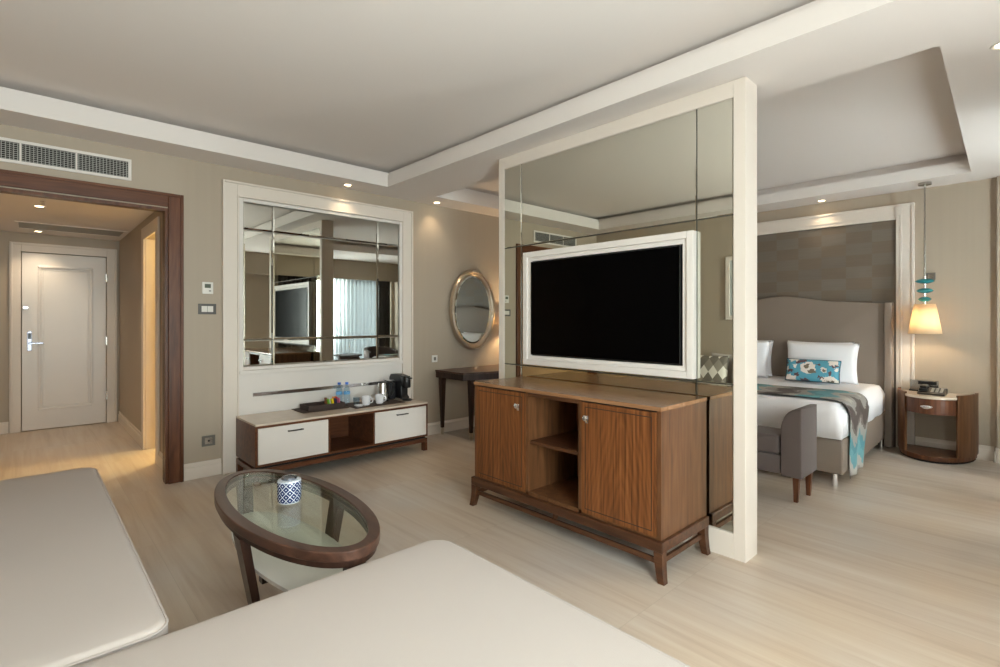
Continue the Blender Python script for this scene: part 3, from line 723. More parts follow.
fit('wall_socket', 1.122, .300, .100, .088, 'grey wall socket low between the walnut casing and the framed mirror', 'socket', ('grey', [(-.3, .3, -.3, .3, 'steel', 'socket_face'), (-.08, .08, -.08, .08, 'black', 'socket_hole')]))
fit('wall_socket', 3.445, .868, .075, .078, 'pale socket on the wall just above the dressing table\'s left end', 'socket', ('plastic', [(-.2, .2, -.25, .25, 'grey', 'socket_face')]))
# AC grille
ac = thing('air_vent', 'long white air conditioning grille high above the walnut entry casing', 'vent', (.13, AY, 2.47))
m = MB(); x0, x1, z0, z1 = -.335, .592, 2.388, 2.550
m.box(x0, x1, AY-.012, AY, z0, z0+.02); m.box(x0, x1, AY-.012, AY, z1-.02, z1); m.box(x0, x0+.02, AY-.012, AY, z0+.02, z1-.02); m.box(x1-.02, x1, AY-.012, AY, z0+.02, z1-.02)
for x in (-.03, .267): m.box(x-.005, x+.005, AY-.011, AY, z0+.02, z1-.02)
m.go('vent_frame', 'white', ac, bevel=.002)
B(x0+.02, x1-.02, AY-.002, AY-.0005, z0+.02, z1-.02).go('backing', 'blackgap', ac)
m = MB(); n = 44
for i in range(n):
    x = x0+.02+(x1-x0-.04)*(i+.5)/n; m.box(x-.0020, x+.0020, AY-.008, AY-.0045, z0+.02, z1-.02)
for i in range(9):
    z = z0+.02+(z1-z0-.04)*(i+.5)/9; m.box(x0+.02, x1-.02, AY-.0044, AY-.0022, z-.0016, z+.0016)
m.go('grille_bars', plain('grille_metal', (165, 165, 160), .4), ac)

# downlights
def downlight(x, y, z, lab, e=9, col=(1, .78, .52), grp='recessed ceiling downlights', size=105):
    t = thing('downlight', lab, 'downlight', (x, y, z), grp)
    MB().lathe([(.030, -.0015), (.042, -.006), (.047, -.004), (.048, -.0005), (.030, -.0005)], (x, y, z), 28).go('trim_ring', 'plastic', t, smooth=True)
    MB().lathe([(0, -.003), (.029, -.003), (.029, -.0006), (0, -.0006)], (x, y, z), 24).go('lens', 'down', t)
    l = bpy.data.lights.new('spot', 'SPOT'); l.energy = e; l.color = col; l.spot_size = radians(size); l.spot_blend = .9; l.shadow_soft_size = .03
    o = bpy.data.objects.new('spot', l); COL.objects.link(o); o.parent = t; o.location = (0, 0, -.012)
downlight(2.305, 4.66, SO, 'small recessed downlight above the framed wall mirror', 3.5)
downlight(3.39, 4.68, SO, 'small recessed downlight between the framed mirror and the oval mirror', 4.5)
downlight(6.46, 1.69, SO, 'small recessed downlight over the headboard frame', 3.5)
downlight(3.43, .135, SO, 'recessed downlight near the upper right corner of the photo', 8)
downlight(.085, 6.17, CH, 'corridor ceiling downlight nearer the walnut opening', 24, (1, .80, .56))
downlight(.10, 7.93, CH, 'corridor ceiling downlight close to the white entry door', 15, (1, .80, .56))
plight('bathroom_light', (1.6, 6.2, 2.1), 30, (1, .80, .36), .1)
area('bathroom_panel', (1.5, 6.6, 2.3), (0, 0, 0), .5, .5, 8, (1, .80, .38))
# corridor ceiling access panel / vent
cv = thing('ceiling_vent', 'flat grey vent panel set in the corridor ceiling', 'vent', (.4, 7.5, CH))
m = MB(); m.box(-.09, .86, 7.24, 7.27, CH-.008, CH-.0005); m.box(-.09, .86, 7.73, 7.76, CH-.008, CH-.0005); m.box(-.09, -.06, 7.27, 7.73, CH-.008, CH-.0005); m.box(.83, .86, 7.27, 7.73, CH-.008, CH-.0005)
m.go('vent_frame', 'ceil', cv); B(-.06, .83, 7.27, 7.73, CH-.004, CH-.0006).go('vent_slats', plain('vent_grey', (150, 150, 146), .6), cv)
# sprinkler by the first downlight
tag(MB().lathe([(0, 0), (.012, 0), (.012, .03), (.022, .033), (.022, .0345), (0, .0345)], (.105, 5.9, CH-.036), 16).go('sprinkler', 'chrome', smooth=True), 'small chrome sprinkler head hanging from the corridor ceiling', 'sprinkler')

# ================================================================== BED WALL PANEL
def checker_mat():
    m, nt, b = mat('checker_wallpaper')
    g = nt.nodes.new('ShaderNodeNewGeometry'); sx = nt.nodes.new('ShaderNodeSeparateXYZ'); nt.links.new(g.outputs['Position'], sx.inputs[0])
    def M(op, a, c=None):
        k = nt.nodes.new('ShaderNodeMath'); k.operation = op
        for i, v in enumerate((a, c)):
            if v is None: continue
            if isinstance(v, (int, float)): k.inputs[i].default_value = v
            else: nt.links.new(v, k.inputs[i])
        return k.outputs[0]
    u = M('DIVIDE', M('SUBTRACT', sx.outputs['Y'], 1.02), .235); v = M('DIVIDE', M('SUBTRACT', sx.outputs['Z'], .02), .125)
    iu, iv = M('FLOOR', u), M('FLOOR', v)
    par = M('MODULO', M('ADD', iu, iv), 2)
    cb = nt.nodes.new('ShaderNodeCombineXYZ'); nt.links.new(iu, cb.inputs[0]); nt.links.new(iv, cb.inputs[1])
    wn = nt.nodes.new('ShaderNodeTexWhiteNoise'); nt.links.new(cb.outputs[0], wn.inputs['Vector'])
    r1 = ramp(nt, [(0, (108, 97, 84)), (1, (115, 103, 89))]); r2 = ramp(nt, [(0, (110, 102, 93)), (1, (117, 109, 99))])
    nt.links.new(wn.outputs['Value'], r1.inputs[0]); nt.links.new(wn.outputs['Value'], r2.inputs[0])
    mx = nt.nodes.new('ShaderNodeMix'); mx.data_type = 'RGBA'; nt.links.new(par, mx.inputs[0]); nt.links.new(r1.outputs[0], mx.inputs[6]); nt.links.new(r2.outputs[0], mx.inputs[7])
    mp = nt.nodes.new('ShaderNodeMapping'); mp.inputs['Scale'].default_value = (1, 5, 180); nt.links.new(g.outputs['Position'], mp.inputs[0])
    n = nt.nodes.new('ShaderNodeTexNoise'); n.inputs['Scale'].default_value = 1; nt.links.new(mp.outputs[0], n.inputs['Vector'])
    mr = nt.nodes.new('ShaderNodeMapRange'); mr.inputs['To Min'].default_value = .88; mr.inputs['To Max'].default_value = 1.12; nt.links.new(n.outputs['Fac'], mr.inputs[0])
    vs = nt.nodes.new('ShaderNodeVectorMath'); vs.operation = 'SCALE'; nt.links.new(mx.outputs[2], vs.inputs[0]); nt.links.new(mr.outputs[0], vs.inputs['Scale'])
    nt.links.new(vs.outputs[0], b.inputs['Base Color'])
    b.inputs['Roughness'].default_value = .45
    rr = nt.nodes.new('ShaderNodeMapRange'); rr.inputs['To Min'].default_value = .36; rr.inputs['To Max'].default_value = .6; nt.links.new(par, rr.inputs[0]); nt.links.new(rr.outputs[0], b.inputs['Roughness'])
    return m
bx = XB-.001
pn = thing('headboard_wall_panel', 'checked brown wallpaper panel in a wide cream frame behind the headboard', 'wall panel', (bx, 2.15, 0))
FY0, FY1 = .90, 3.38
m = MB()
for d, a, b_ in ((.040, 0, .022), (.028, .022, .10), (.034, .10, .118), (.028, .118, .150)):
    m.box(bx-d, bx, FY0+a, FY0+b_, 0, 2.505-a); m.box(bx-d, bx, FY1-b_, FY1-a, 0, 2.505-a); m.box(bx-d, bx, FY0+b_, FY1-b_, 2.505-b_, 2.505-a)
m.go('frame', 'cream', pn, bevel=.003)
B(bx-.012, bx, FY0+.151, FY1-.151, 0, 2.354).go('wallpaper', checker_mat(), pn)

# ================================================================== BED
bed = thing('double_bed', 'double bed with taupe winged headboard, white bedding on an upholstered base', 'bed', (5.5, 2.12, 0))
HY0, HY1 = 1.058, 3.165
# headboard with curved crest
pts = [(HY0+.07, .06), (HY1-.07, .06), (HY1-.07, 1.485)]
for k in range(1, 40):
    t = k/40; y = HY1-.07+(HY0-HY1+.14)*t; pts.append((y, 1.485+.020*min(1, min(t, 1-t)*8)+.085*math.exp(-((t-.5)/.19)**2)))
pts.append((HY0+.07, 1.485))
hx = bx-.042
MB().prism(pts, hx-.08, hx-.002, 'X', bev=.014, seg=3).go('headboard', 'hb', bed, smooth=True)
for s, y0, y1 in ((0, HY0, HY0+.068), (1, HY1-.068, HY1)):
    B(hx-.13, hx-.002, y0, y1, .02, 1.492, bev=.012, seg=3).go('headboard_wing', 'hb', bed, smooth=True)
BF, BBk, SY0, SY1 = 4.65, hx-.085, 1.085, 3.145
B(BF, BBk, SY0+.0, SY1, .105, .375, bev=.012, seg=3).go('bed_base', 'hb', bed, smooth=True)
m = B(BF-.012, BBk, SY0-.018+.03, SY1+.018-.03, .376, .628, bev=.065, seg=6); m.go('mattress', 'sheet', bed, smooth=True)
# duvet: soft box with slight waves
t = bmesh.new(); nx_, ny_ = 40, 40; X0_, X1_, Y0_, Y1_ = BF-.03, BBk-.02, SY0-.002, SY1+.012
def duv(x, y, edge): return
m = MB()
def rounded(x, y):
    z = .652; r = .09
    for dd in (x-X0_, y-Y0_, Y1_-y):
        if dd < r: z -= r-math.sqrt(max(0, r*r-(r-dd)**2))
    z += .006*sin(x*5+y*3)*sin(y*7-x*2)
    return z
g = [[t.verts.new((X0_+(X1_-X0_)*i/nx_, Y0_+(Y1_-Y0_)*j/ny_, 0)) for j in range(ny_+1)] for i in range(nx_+1)]
for row in g:
    for v in row: v.co.z = rounded(v.co.x, v.co.y)
for i in range(nx_):
    for j in range(ny_): t.faces.new([g[i][j], g[i+1][j], g[i+1][j+1], g[i][j+1]])
# skirts
loop = [g[nx_-i][0] for i in range(nx_+1)] + [g[0][j] for j in range(1, ny_+1)] + [g[i][ny_] for i in range(1, nx_+1)]
low = []
for k, v in enumerate(loop):
    w = .005*sin(k*.7)
    low.append(t.verts.new((v.co.x+(.012 if v.co.x > X0_+.01 else -.002+w), v.co.y+(w if v.co.y < 2 else -w), .385)))
for k in range(len(loop)-1): t.faces.new([loop[k], loop[k+1], low[k+1], low[k]])
bmesh.ops.recalc_face_normals(t, faces=t.faces); m.merge(t)
o = m.go('duvet', 'sheet', bed, smooth=2); o.modifiers.new('s', 'SOLIDIFY').thickness = .006
for q in [c for c in bed.children if c.name.split('.')[0] in ('bed_base', 'mattress', 'duvet')]:   # the bed stands very slightly askew to its headboard
    for v in q.data.vertices: v.co.y += .024*(v.co.x-4.65)-.012
for lx in (BF+.035, 5.55, BBk-.1):
    for ly in (SY0+.05, SY1-.05):
        MB().lathe([(0, 0), (.020, 0), (.020, .1), (0, .1)], (lx, ly, .002), 20).go('leg', 'chrome', bed, smooth=True)

def pillow(cx, cy, cz, wy, hz, th, tilt, name, m, label, cat, group=None, sag=.06, n=22, rotz=0, piping=None, sub=None):
    """pillow standing on its long edge, faces -X, leaning back by tilt"""
    t = bmesh.new(); F = []; Bk = []
    for s, L in ((-1, F), (1, Bk)):
        for i in range(n+1):
            row = []
            for j in range(n+1):
                u, v = -1+2*i/n, -1+2*j/n
                e = max(0, (1-abs(u)**3))*max(0, (1-abs(v)**3)); d = th/2*e**.42
                pu = u*(1-sag*(1-abs(v)**2)*abs(u)**6); pv = v*(1-sag*(1-abs(u)**2)*abs(v)**6)
                row.append(t.verts.new((s*d, pu*wy/2, pv*hz/2)))
            L.append(row)
    for L in (F, Bk):
        for i in range(n):
            for j in range(n): t.faces.new([L[i][j], L[i+1][j], L[i+1][j+1], L[i][j+1]])
    bmesh.ops.remove_doubles(t, verts=t.verts, dist=.0005)
    bmesh.ops.recalc_face_normals(t, faces=t.faces)
    me = bpy.data.meshes.new(name); t.to_mesh(me); t.free(); me.materials.append(MT[m] if isinstance(m, str) else m)
    for p in me.polygons: p.use_smooth = True
    o = bpy.data.objects.new(name, me); COL.objects.link(o); o.location = (cx, cy, cz); o.rotation_euler = (0, tilt, rotz)
    WORLD[o.name] = Vector((cx, cy, cz))
    if piping:
        m2 = MB(); ol = []
        for k in range(4*n):
            q, r_ = divmod(k, n); a = -1+2*r_/n
            u, v = [(a, -1), (1, a), (-a, 1), (-1, -a)][q]
            ol.append((0, u*(1-sag*(1-abs(v)**2)*abs(u)**6)*wy/2, v*(1-sag*(1-abs(u)**2)*abs(v)**6)*hz/2))
        m2.tube(ol, .005, 6, closed=True); q = m2.go('piping', piping); q.parent = o
    return tag(o, label, cat, group)
PZ = .668
pillow(6.165, 1.62, PZ+.20, .68, .42, .13, radians(10), 'pillow', 'sheet', 'white pillow standing right behind the floral cushion', 'pillow', 'white pillows on the bed')
pillow(6.325, 1.68, PZ+.205, .64, .42, .10, radians(7), 'pillow', 'sheet', 'rear white pillow peeking above the pillow behind the floral cushion', 'pillow', 'white pillows on the bed')
pillow(6.165, 2.47, PZ+.20, .68, .42, .13, radians(10), 'pillow', 'sheet', 'white pillow cut off by the cream partition edge', 'pillow', 'white pillows on the bed')
pillow(6.325, 2.49, PZ+.205, .69, .42, .10, radians(7), 'pillow', 'sheet', 'rear white pillow on the bed\'s far side, hidden behind the partition edge', 'pillow', 'white pillows on the bed')

def floral():
    m, nt, b = mat('blue_floral'); tc = nt.nodes.new('ShaderNodeTexCoord'); sx = nt.nodes.new('ShaderNodeSeparateXYZ'); nt.links.new(tc.outputs['Object'], sx.inputs[0])
    def M(op, a, c=None):
        k = nt.nodes.new('ShaderNodeMath'); k.operation = op
        for i, v in enumerate((a, c)):
            if v is None: continue
            if isinstance(v, (int, float)): k.inputs[i].default_value = v
            else: nt.links.new(v, k.inputs[i])
        return k.outputs[0]
    y, z = sx.outputs['Y'], sx.outputs['Z']
    n = nt.nodes.new('ShaderNodeTexNoise'); n.inputs['Scale'].default_value = 34; n.inputs['Detail'].default_value = 3; nt.links.new(tc.outputs['Object'], n.inputs['Vector'])
    nz = M('MULTIPLY', M('SUBTRACT', n.outputs['Fac'], .5), .07)
    def blob(cy, cz, r, sy=1.0):
        dy = M('DIVIDE', M('SUBTRACT', y, cy), sy); dz = M('SUBTRACT', z, cz)
        dist = M('SQRT', M('ADD', M('MULTIPLY', dy, dy), M('MULTIPLY', dz, dz)))
        return M('LESS_THAN', M('ADD', dist, nz), r)
    # spots: (y, z, radius); y positive is to the left in the photo
    wh = [(.03, .02, .066, 1.1), (-.17, -.105, .05, 1.5), (.20, -.10, .04, 1.6), (-.115, .0, .026, 1), (.155, .035, .018, 1), (-.19, .09, .03, 1.6), (.17, .115, .03, 1.7), (-.22, .02, .016, 1), (.235, .01, .02, 1)]
    br = [(-.17, -.03, .022, .6), (.19, -.02, .016, 1.8), (-.07, -.06, .013, .6), (.12, .08, .02, 1.8), (-.20, .055, .016, 1.8), (-.06, .06, .012, 2), (.24, .07, .018, .6), (.13, -.06, .018, 1.6), (.05, -.11, .02, 2), (-.12, -.085, .016, 2), (.08, .09, .016, 1.6)]
    vw = None
    for q in wh: s = blob(*q); vw = s if vw is None else M('MAXIMUM', vw, s)
    vb = None
    for q in br: s = blob(*q); vb = s if vb is None else M('MAXIMUM', vb, s)
    vc = M('MAXIMUM', blob(.045, .035, .022, 1.2), M('MAXIMUM', blob(.0, -.015, .020, 1.5), M('MAXIMUM', blob(-.17, -.115, .02, 2), blob(-.115, -.003, .012, 1))))
    mx = nt.nodes.new('ShaderNodeMix'); mx.data_type = 'RGBA'; mx.inputs[6].default_value = s2l((88, 160, 182)); mx.inputs[7].default_value = s2l((96, 70, 74)); nt.links.new(vb, mx.inputs[0])
    mx2 = nt.nodes.new('ShaderNodeMix'); mx2.data_type = 'RGBA'; mx2.inputs[7].default_value = s2l((232, 222, 212)); nt.links.new(vw, mx2.inputs[0]); nt.links.new(mx.outputs[2], mx2.inputs[6])
    mx3 = nt.nodes.new('ShaderNodeMix'); mx3.data_type = 'RGBA'; mx3.inputs[7].default_value = s2l((120, 108, 92)); nt.links.new(vc, mx3.inputs[0]); nt.links.new(mx2.outputs[2], mx3.inputs[6])
    nt.links.new(mx3.outputs[2], b.inputs['Base Color']); b.inputs['Roughness'].default_value = .7
    return m
pillow(6.00, 1.655, PZ+.118, .50, .232, .09, radians(16), 'floral_cushion', floral(), 'small blue cushion with white flowers leaning on the white pillow', 'cushion', sag=.03, piping=plain('teal_piping', (30, 74, 88), .6))

# runner draped over the bed and down the side
def runner_mat():
    m, nt, b = mat('runner_ogee'); tc = nt.nodes.new('ShaderNodeUVMap')
    sx = nt.nodes.new('ShaderNodeSeparateXYZ'); nt.links.new(tc.outputs[0], sx.inputs[0])
    def M(op, a, c=None):
        k = nt.nodes.new('ShaderNodeMath'); k.operation = op
        for i, v in enumerate((a, c)):
            if v is None: continue
            if isinstance(v, (int, float)): k.inputs[i].default_value = v
            else: nt.links.new(v, k.inputs[i])
        return k.outputs[0]
    n = nt.nodes.new('ShaderNodeTexNoise'); n.inputs['Scale'].default_value = 14; nt.links.new(tc.outputs[0], n.inputs['Vector'])
    zz = M('MULTIPLY', M('PINGPONG', M('MULTIPLY', sx.outputs['Y'], 1), .17), .8)
    v = M('ADD', M('ADD', sx.outputs['X'], zz), M('MULTIPLY', n.outputs['Fac'], .16))
    f = M('FRACT', M('DIVIDE', v, .62))
    r = ramp(nt, [(0, (84, 74, 70)), (.16, (150, 146, 140)), (.30, (178, 174, 166)), (.42, (104, 160, 168)), (.60, (86, 142, 152)), (.72, (160, 158, 152)), (.86, (112, 104, 98)), (.93, (78, 68, 64))], 'CONSTANT')
    nt.links.new(f, r.inputs[0]); nt.links.new(r.outputs[0], b.inputs['Base Color']); b.inputs['Roughness'].default_value = .6
    return m
t = bmesh.new(); uvl = t.loops.layers.uv.new('UVMap'); path = []
yy = SY0-.022
for z in [.045+.03*k for k in range(18)]: path.append((yy-.006+.004*sin(z*9), z))
for a in range(0, 7): an = a/6*pi/2; path.append((yy+.095*(1-cos(an)), .575+.095*sin(an)))
y = yy+.095+.05
while y < SY1-.05: path.append((y, .672+.003*sin(y*6))); y += .05
for a in range(7): an = a/6*pi/2; path.append((SY1-.05+.095*sin(an), .575+.095*cos(an)))
for z in [.55-.03*k for k in range(16)]: path.append((SY1+.05, z))
rx0, rx1 = 4.80, 5.44; W = 12; G = []; ss = 0
for k, (y, z) in enumerate(path):
    if k: ss += math.dist(path[k], path[k-1])
    drop = max(0, (.60-z))/.60 if y < 2 else 0
    a = rx0+.02*drop; b_ = rx1-.20*drop
    G.append([(t.verts.new((a+(b_-a)*i/W, y+(.010*sin(i*1.1)*drop), z+(.004*sin(i)) + (-.0 if drop == 0 else 0) + (0.035*(i/W)*drop if drop > .85 else 0))), i/W*(rx1-rx0), ss) for i in range(W+1)])
for k in range(len(G)-1):
    for i in range(W):
        q = [G[k][i], G[k][i+1], G[k+1][i+1], G[k+1][i]]; f = t.faces.new([x[0] for x in q])
        for lp, x in zip(f.loops, q): lp[uvl].uv = (x[2], x[1])
m = MB(); m.bm.loops.layers.uv.new('UVMap'); m.merge(t); o = m.go('bed_runner', runner_mat(), smooth=2); o.modifiers.new('s', 'SOLIDIFY').thickness = .005
tag(o, 'teal, grey and brown patterned bed runner draped over the white duvet and side', 'bed runner')

# ================================================================== BENCH
bn = thing('upholstered_bench', 'grey velvet bench with curved arms at the foot of the bed', 'bench', (4.2, 2.1, 0))
N0, N1, NY0, NY1 = 3.98, 4.34, 1.165, 3.05
B(N0+.015, N1-.02, NY0+.14, NY1-.14, .20, .335, bev=.012).go('seat_frame', 'bench', bn, smooth=True)
B(N0+.0, N1-.03, NY0+.145, NY1-.145, .337, .475, bev=.03, seg=4).go('seat_cushion', 'bench', bn, smooth=True)
for s, y0 in ((1, NY0), (-1, NY1)):
    # arm: profile in (y,z): curls up and outward, inner side concave-curved
    pr = [(0, .195), (.135, .195), (.135, .46)]
    for k in range(9): an = k/8*pi/2; pr.append((.135-.115*(1-cos(an)), .52+.165*sin(an)))
    pr += [(.0, .685), (0, .66)]
    pr = [(y0+s*a, z) for a, z in pr]
    MB().prism(pr, N0-.005, N1+.0, 'X', bev=.010, seg=3).go('armrest', 'bench', bn, smooth=True)
for lx, ly in ((N0+.10, NY0+.06), (N1-.03, NY0+.045), (N0+.10, NY1-.06), (N1-.06, NY1-.04)):
    MB().taper((lx, ly, .1945), (lx-.012, ly, 0), .022, .022, .013, .013).go('leg', 'walnut_d', bn)

# ================================================================== NIGHTSTAND
ns = thing('nightstand', 'half-oval walnut nightstand with stone top and one drawer', 'nightstand', (6.4, .7, 0))
cx_, cy_, ra, rb = 6.552, .724, .49, .300
def arc(a0, a1, f=1.0, n=14, g=None):
    g = f if g is None else g
    return [(cx_-ra*f*sin(a0+(a1-a0)*k/n), cy_+rb*g*cos(a0+(a1-a0)*k/n)) for k in range(n+1)]
MB().prism(arc(.03, pi-.03, .97), .020, .060).go('lower_shelf', 'walnut_d', ns, bevel=.002)
MB().prism(arc(.03, pi-.03, .94), .0, .0195).go('plinth', 'blackgap', ns)
a = .86
MB().prism(arc(.0, a)+arc(a, 0, .93), .0605, .628).go('side_panel', 'walnut', ns)
MB().prism(arc(pi-a-.04, pi)+arc(pi, pi-a-.04, .93), .0605, .628).go('side_panel', 'walnut', ns)
dr = MB().prism(arc(a+.02, pi-a-.06, .965)+[arc(pi-a-.06, pi-a-.05, .5)[0], arc(a+.02, a, .5)[0]], .445, .585).go('drawer', 'walnut_d', ns)
MB().prism(arc(.03, pi-.03, .925), .4, .444).go('drawer_rail', 'walnut_d', ns) if False else None
MB().prism(arc(.02, a, .995)+arc(pi-a-.04, pi-.02, .995), .6, .601) if False else None
MB().prism(arc(.03, pi-.03, .925)if False else arc(a+.01, pi-a-.05, .985)+[(cx_-.01, cy_-rb*.90), (cx_-.01, cy_+rb*.90)], .588, .608).go('stone_top', 'marble', ns, bevel=.002)
m = MB(); hxx, hyy = cx_-ra*.965-.012, cy_+.02
m.lathe([(0, -.022), (.5, -.018), (.9, -.006), (1, 0), (.9, .008), (.5, .014), (0, .016)], n=24, mtx=Matrix.Translation((hxx, hyy, .515)) @ Matrix.Diagonal((.012, .045, 1, 1)))
m.go('handle', 'chrome', dr, smooth=True)
# telephone
ph = thing('telephone', 'black desk telephone with handset on the nightstand', 'telephone', (6.33, .72, .609))
zt_ = .6085
m = MB(); m.prism([(6.20, zt_), (6.42, zt_), (6.42, zt_+.055), (6.36, zt_+.055), (6.20, zt_+.018)], .63, .83, 'Y'); m.go('phone_base', 'black', ph, bevel=.005)
m = MB(); m.box(6.235, 6.40, .765, .815, zt_+.058, zt_+.083, bev=.010); m.box(6.225, 6.265, .760, .82, zt_+.033, zt_+.058, bev=.006); m.box(6.36, 6.41, .760, .82, zt_+.0552, zt_+.062, bev=.002); m.go('handset', 'black', ph, smooth=True)
m = MB()
for i in range(4):
    for j in range(3):
        x = 6.245+.03*i; y = .65+.032*j; z = zt_+.018+.037*(x-6.20)/.16+.001; m.box(x, x+.02, y, y+.022, z, z+.004)
m.go('keypad', plain('keypad', (190, 186, 178), .5), ph)
# card holder behind it
ch = thing('card_stand', 'small dark and chrome card stand behind the telephone', 'stand', (6.50, .80, .609))
B(6.48, 6.52, .70, .93, zt_, zt_+.012).go('stand_base', 'black', ch)
B(6.497, 6.503, .705, .925, zt_+.0125, zt_+.11, bev=.001).go('stand_plate', 'steel', ch); B(6.4955, 6.4965, .72, .86, zt_+.07, zt_+.1).go('card', 'black', ch)

# ================================================================== PENDANTS
def pendant(x, y, lab):
    p = thing('pendant_lamp', lab, 'pendant lamp', (x, y, SO), 'bedside pendant lamps')
    MB().lathe([(0, 0), (.052, 0), (.052, -.022), (0, -.024)], (x, y, SO-.0005), 28).go('ceiling_rose', 'steel', p, smooth=True)
    MB().lathe([(.007, -.024), (.007, -.93), (0, -.93)], (x, y, SO), 12).go('rod', 'steel', p, smooth=True)
    MB().lathe([(0, 0), (.014, 0), (.014, -.06), (0, -.06)], (x, y, SO-.90), 16).lathe([(.010, 0), (.010, -.23)], (x, y, SO-.95), 12).go('stem', 'chrome', p, smooth=True)
    for z, r, h in ((1.690, .078, .024), (1.598, .068, .024), (1.515, .054, .022)):
        MB().lathe([(.011, h), (.025, h), (r*.8, h*.55), (r, 0), (r*.8, -h*.55), (.025, -h), (.011, -h)], (x, y, z), 36).go('glass_disc', 'teal', p, smooth=True)
    s = MB().lathe([(.130, 1.182), (.082, 1.468)], (x, y, 0), 40).lathe([(.08, 1.463), (.012, 1.463)], (x, y, 0), 40).go('lamp_shade', shade_m, p, smooth=True); s.modifiers.new('s', 'SOLIDIFY').thickness = .002
    plight('bulb', (x, y, 1.30), 4.2, (1, .78, .52), .035, p)
pendant(6.345, .79, 'turquoise glass pendant with cream shade hanging over the nightstand')
pendant(6.345, 3.45, 'matching turquoise pendant on the bed\'s far side, hidden behind the mirrored partition')
sw = thing('wall_switch', 'small grey switch on the wall behind the turquoise pendant glass', 'switch', (bx, .775, 1.75))
B(bx-.012, bx, .738, .812, 1.713, 1.787, bev=.002).go('cover_plate', 'grey', sw); B(bx-.016, bx-.0122, .752, .798, 1.727, 1.773).go('rocker', 'steel', sw)

# ================================================================== SOFA PIECES
def slab(x0, x1, y0, y1, z0, z1, r, rc, crown, name, parent):
    """upholstered slab: rounded corners in plan (rc), soft rolled edge (r), crowned top"""
    m = MB(); secs = []; 
    def outline(ins, z):
        pts = []
        for (cx, cy, a0) in ((x1-rc, y1-rc, 0), (x0+rc, y1-rc, pi/2), (x0+rc, y0+rc, pi), (x1-rc, y0+rc, 1.5*pi)):
            for k in range(7):
                a = a0+pi/2*k/6; pts.append((cx+(rc-ins)*cos(a), cy+(rc-ins)*sin(a), z))
        return pts
    secs.append(outline(.004, z0)); secs.append(outline(0, z0+.01)); secs.append(outline(0, z1-r))
    for k in range(1, 6):
        a = pi/2*k/5; secs.append(outline(r*(1-cos(a)), z1-r+r*sin(a)))
    t = bmesh.new(); R = [[t.verts.new(p) for p in q] for q in secs]; n = len(R[0])
    t.faces.new(R[0])
    for a, b in zip(R, R[1:]):
        for i in range(n): t.faces.new([a[i], a[(i+1) % n], b[(i+1) % n], b[i]])
    # crowned top: shrink rings towards centre
    cx, cy = (x0+x1)/2, (y0+y1)/2; prev = R[-1]
    for f in (.92, .8, .6, .35):
        q = [t.verts.new((cx+(v.co.x-cx)*f, cy+(v.co.y-cy)*f, z1+crown*(1-f**4))) for v in R[-1]]
        for i in range(n): t.faces.new([prev[i], prev[(i+1) % n], q[(i+1) % n], q[i]])
        prev = q
    t.faces.new(prev); bmesh.ops.recalc_face_normals(t, faces=t.faces); m.merge(t)
    o = m.go(name, 'sofa', parent, smooth=2)
    pm = MB(); pm.tube([(p[0], p[1], p[2]) for p in outline(r*.12, z1-r*.45)], .0045, 6, closed=True)
    pm.go('piping', 'sofa', o, smooth=True)
    return o
so = thing('sofa', 'pale linen sofa seat at the left, running towards the corridor', 'sofa', (-.3, 2.8, 0))
slab(-.60, .305, 1.69, 3.87, .25, .452, .030, .07, .006, 'seat_cushion', so)
slab(-.82, .285, 1.70, 3.85, .07, .248, .012, .03, 0, 'sofa_base', so)
slab(-.82, -.61, 1.70, 3.85, .252, .80, .03, .05, .0, 'backrest', so)
for x, y in ((-.75, 1.8), (.2, 1.8), (-.75, 3.75), (.2, 3.75)): MB().taper((x, y, .0695), (x, y, 0), .025, .025, .018, .018).go('leg', 'espresso', so)
db = thing('chaise', 'wide pale linen chaise in the foreground with rounded corner and piping', 'sofa', (.2, 1.0, 0))
slab(-.82, 1.225, .30, 1.664, .25, .455, .028, .09, .006, 'seat_cushion', db)
slab(-.80, 1.205, .32, 1.655, .07, .248, .012, .05, 0, 'chaise_base', db)
for x, y in ((-.7, .42), (1.1, .42), (-.7, 1.55), (1.1, 1.55)): MB().taper((x, y, .0695), (x, y, 0), .025, .025, .018, .018).go('leg', 'espresso', db)
def argyle():
    m, nt, b = mat('argyle'); tc = nt.nodes.new('ShaderNodeTexCoord'); sx = nt.nodes.new('ShaderNodeSeparateXYZ'); nt.links.new(tc.outputs['Object'], sx.inputs[0])
    def M(op, a, c=None):
        k = nt.nodes.new('ShaderNodeMath'); k.operation = op
        for i, v in enumerate((a, c)):
            if v is None: continue
            if isinstance(v, (int, float)): k.inputs[i].default_value = v
            else: nt.links.new(v, k.inputs[i])
        return k.outputs[0]
    u = M('DIVIDE', sx.outputs['Y'], .115); v = M('DIVIDE', sx.outputs['Z'], .165)
    p = M('FLOOR', M('ADD', u, v)); q = M('FLOOR', M('SUBTRACT', u, v)); s = M('MODULO', M('ABSOLUTE', M('ADD', p, M('MULTIPLY', q, 2))), 3)
    r = ramp(nt, [(0, (236, 230, 220)), (.34, (120, 112, 102)), (.67, (150, 142, 130))], 'CONSTANT')
    nt.links.new(M('DIVIDE', s, 2.5), r.inputs[0]); nt.links.new(r.outputs[0], b.inputs['Base Color']); b.inputs['Roughness'].default_value = .8
    return m
ag = argyle()
pillow(-.44, 2.80, .675, .44, .42, .13, radians(-8), 'throw_cushion', ag, 'grey and white diamond patterned cushion on the sofa, seen in the partition mirror', 'cushion')
pillow(-.44, 2.33, .675, .44, .42, .13, radians(-8), 'throw_cushion', ag, 'second diamond cushion on the sofa, further from the corridor', 'cushion')
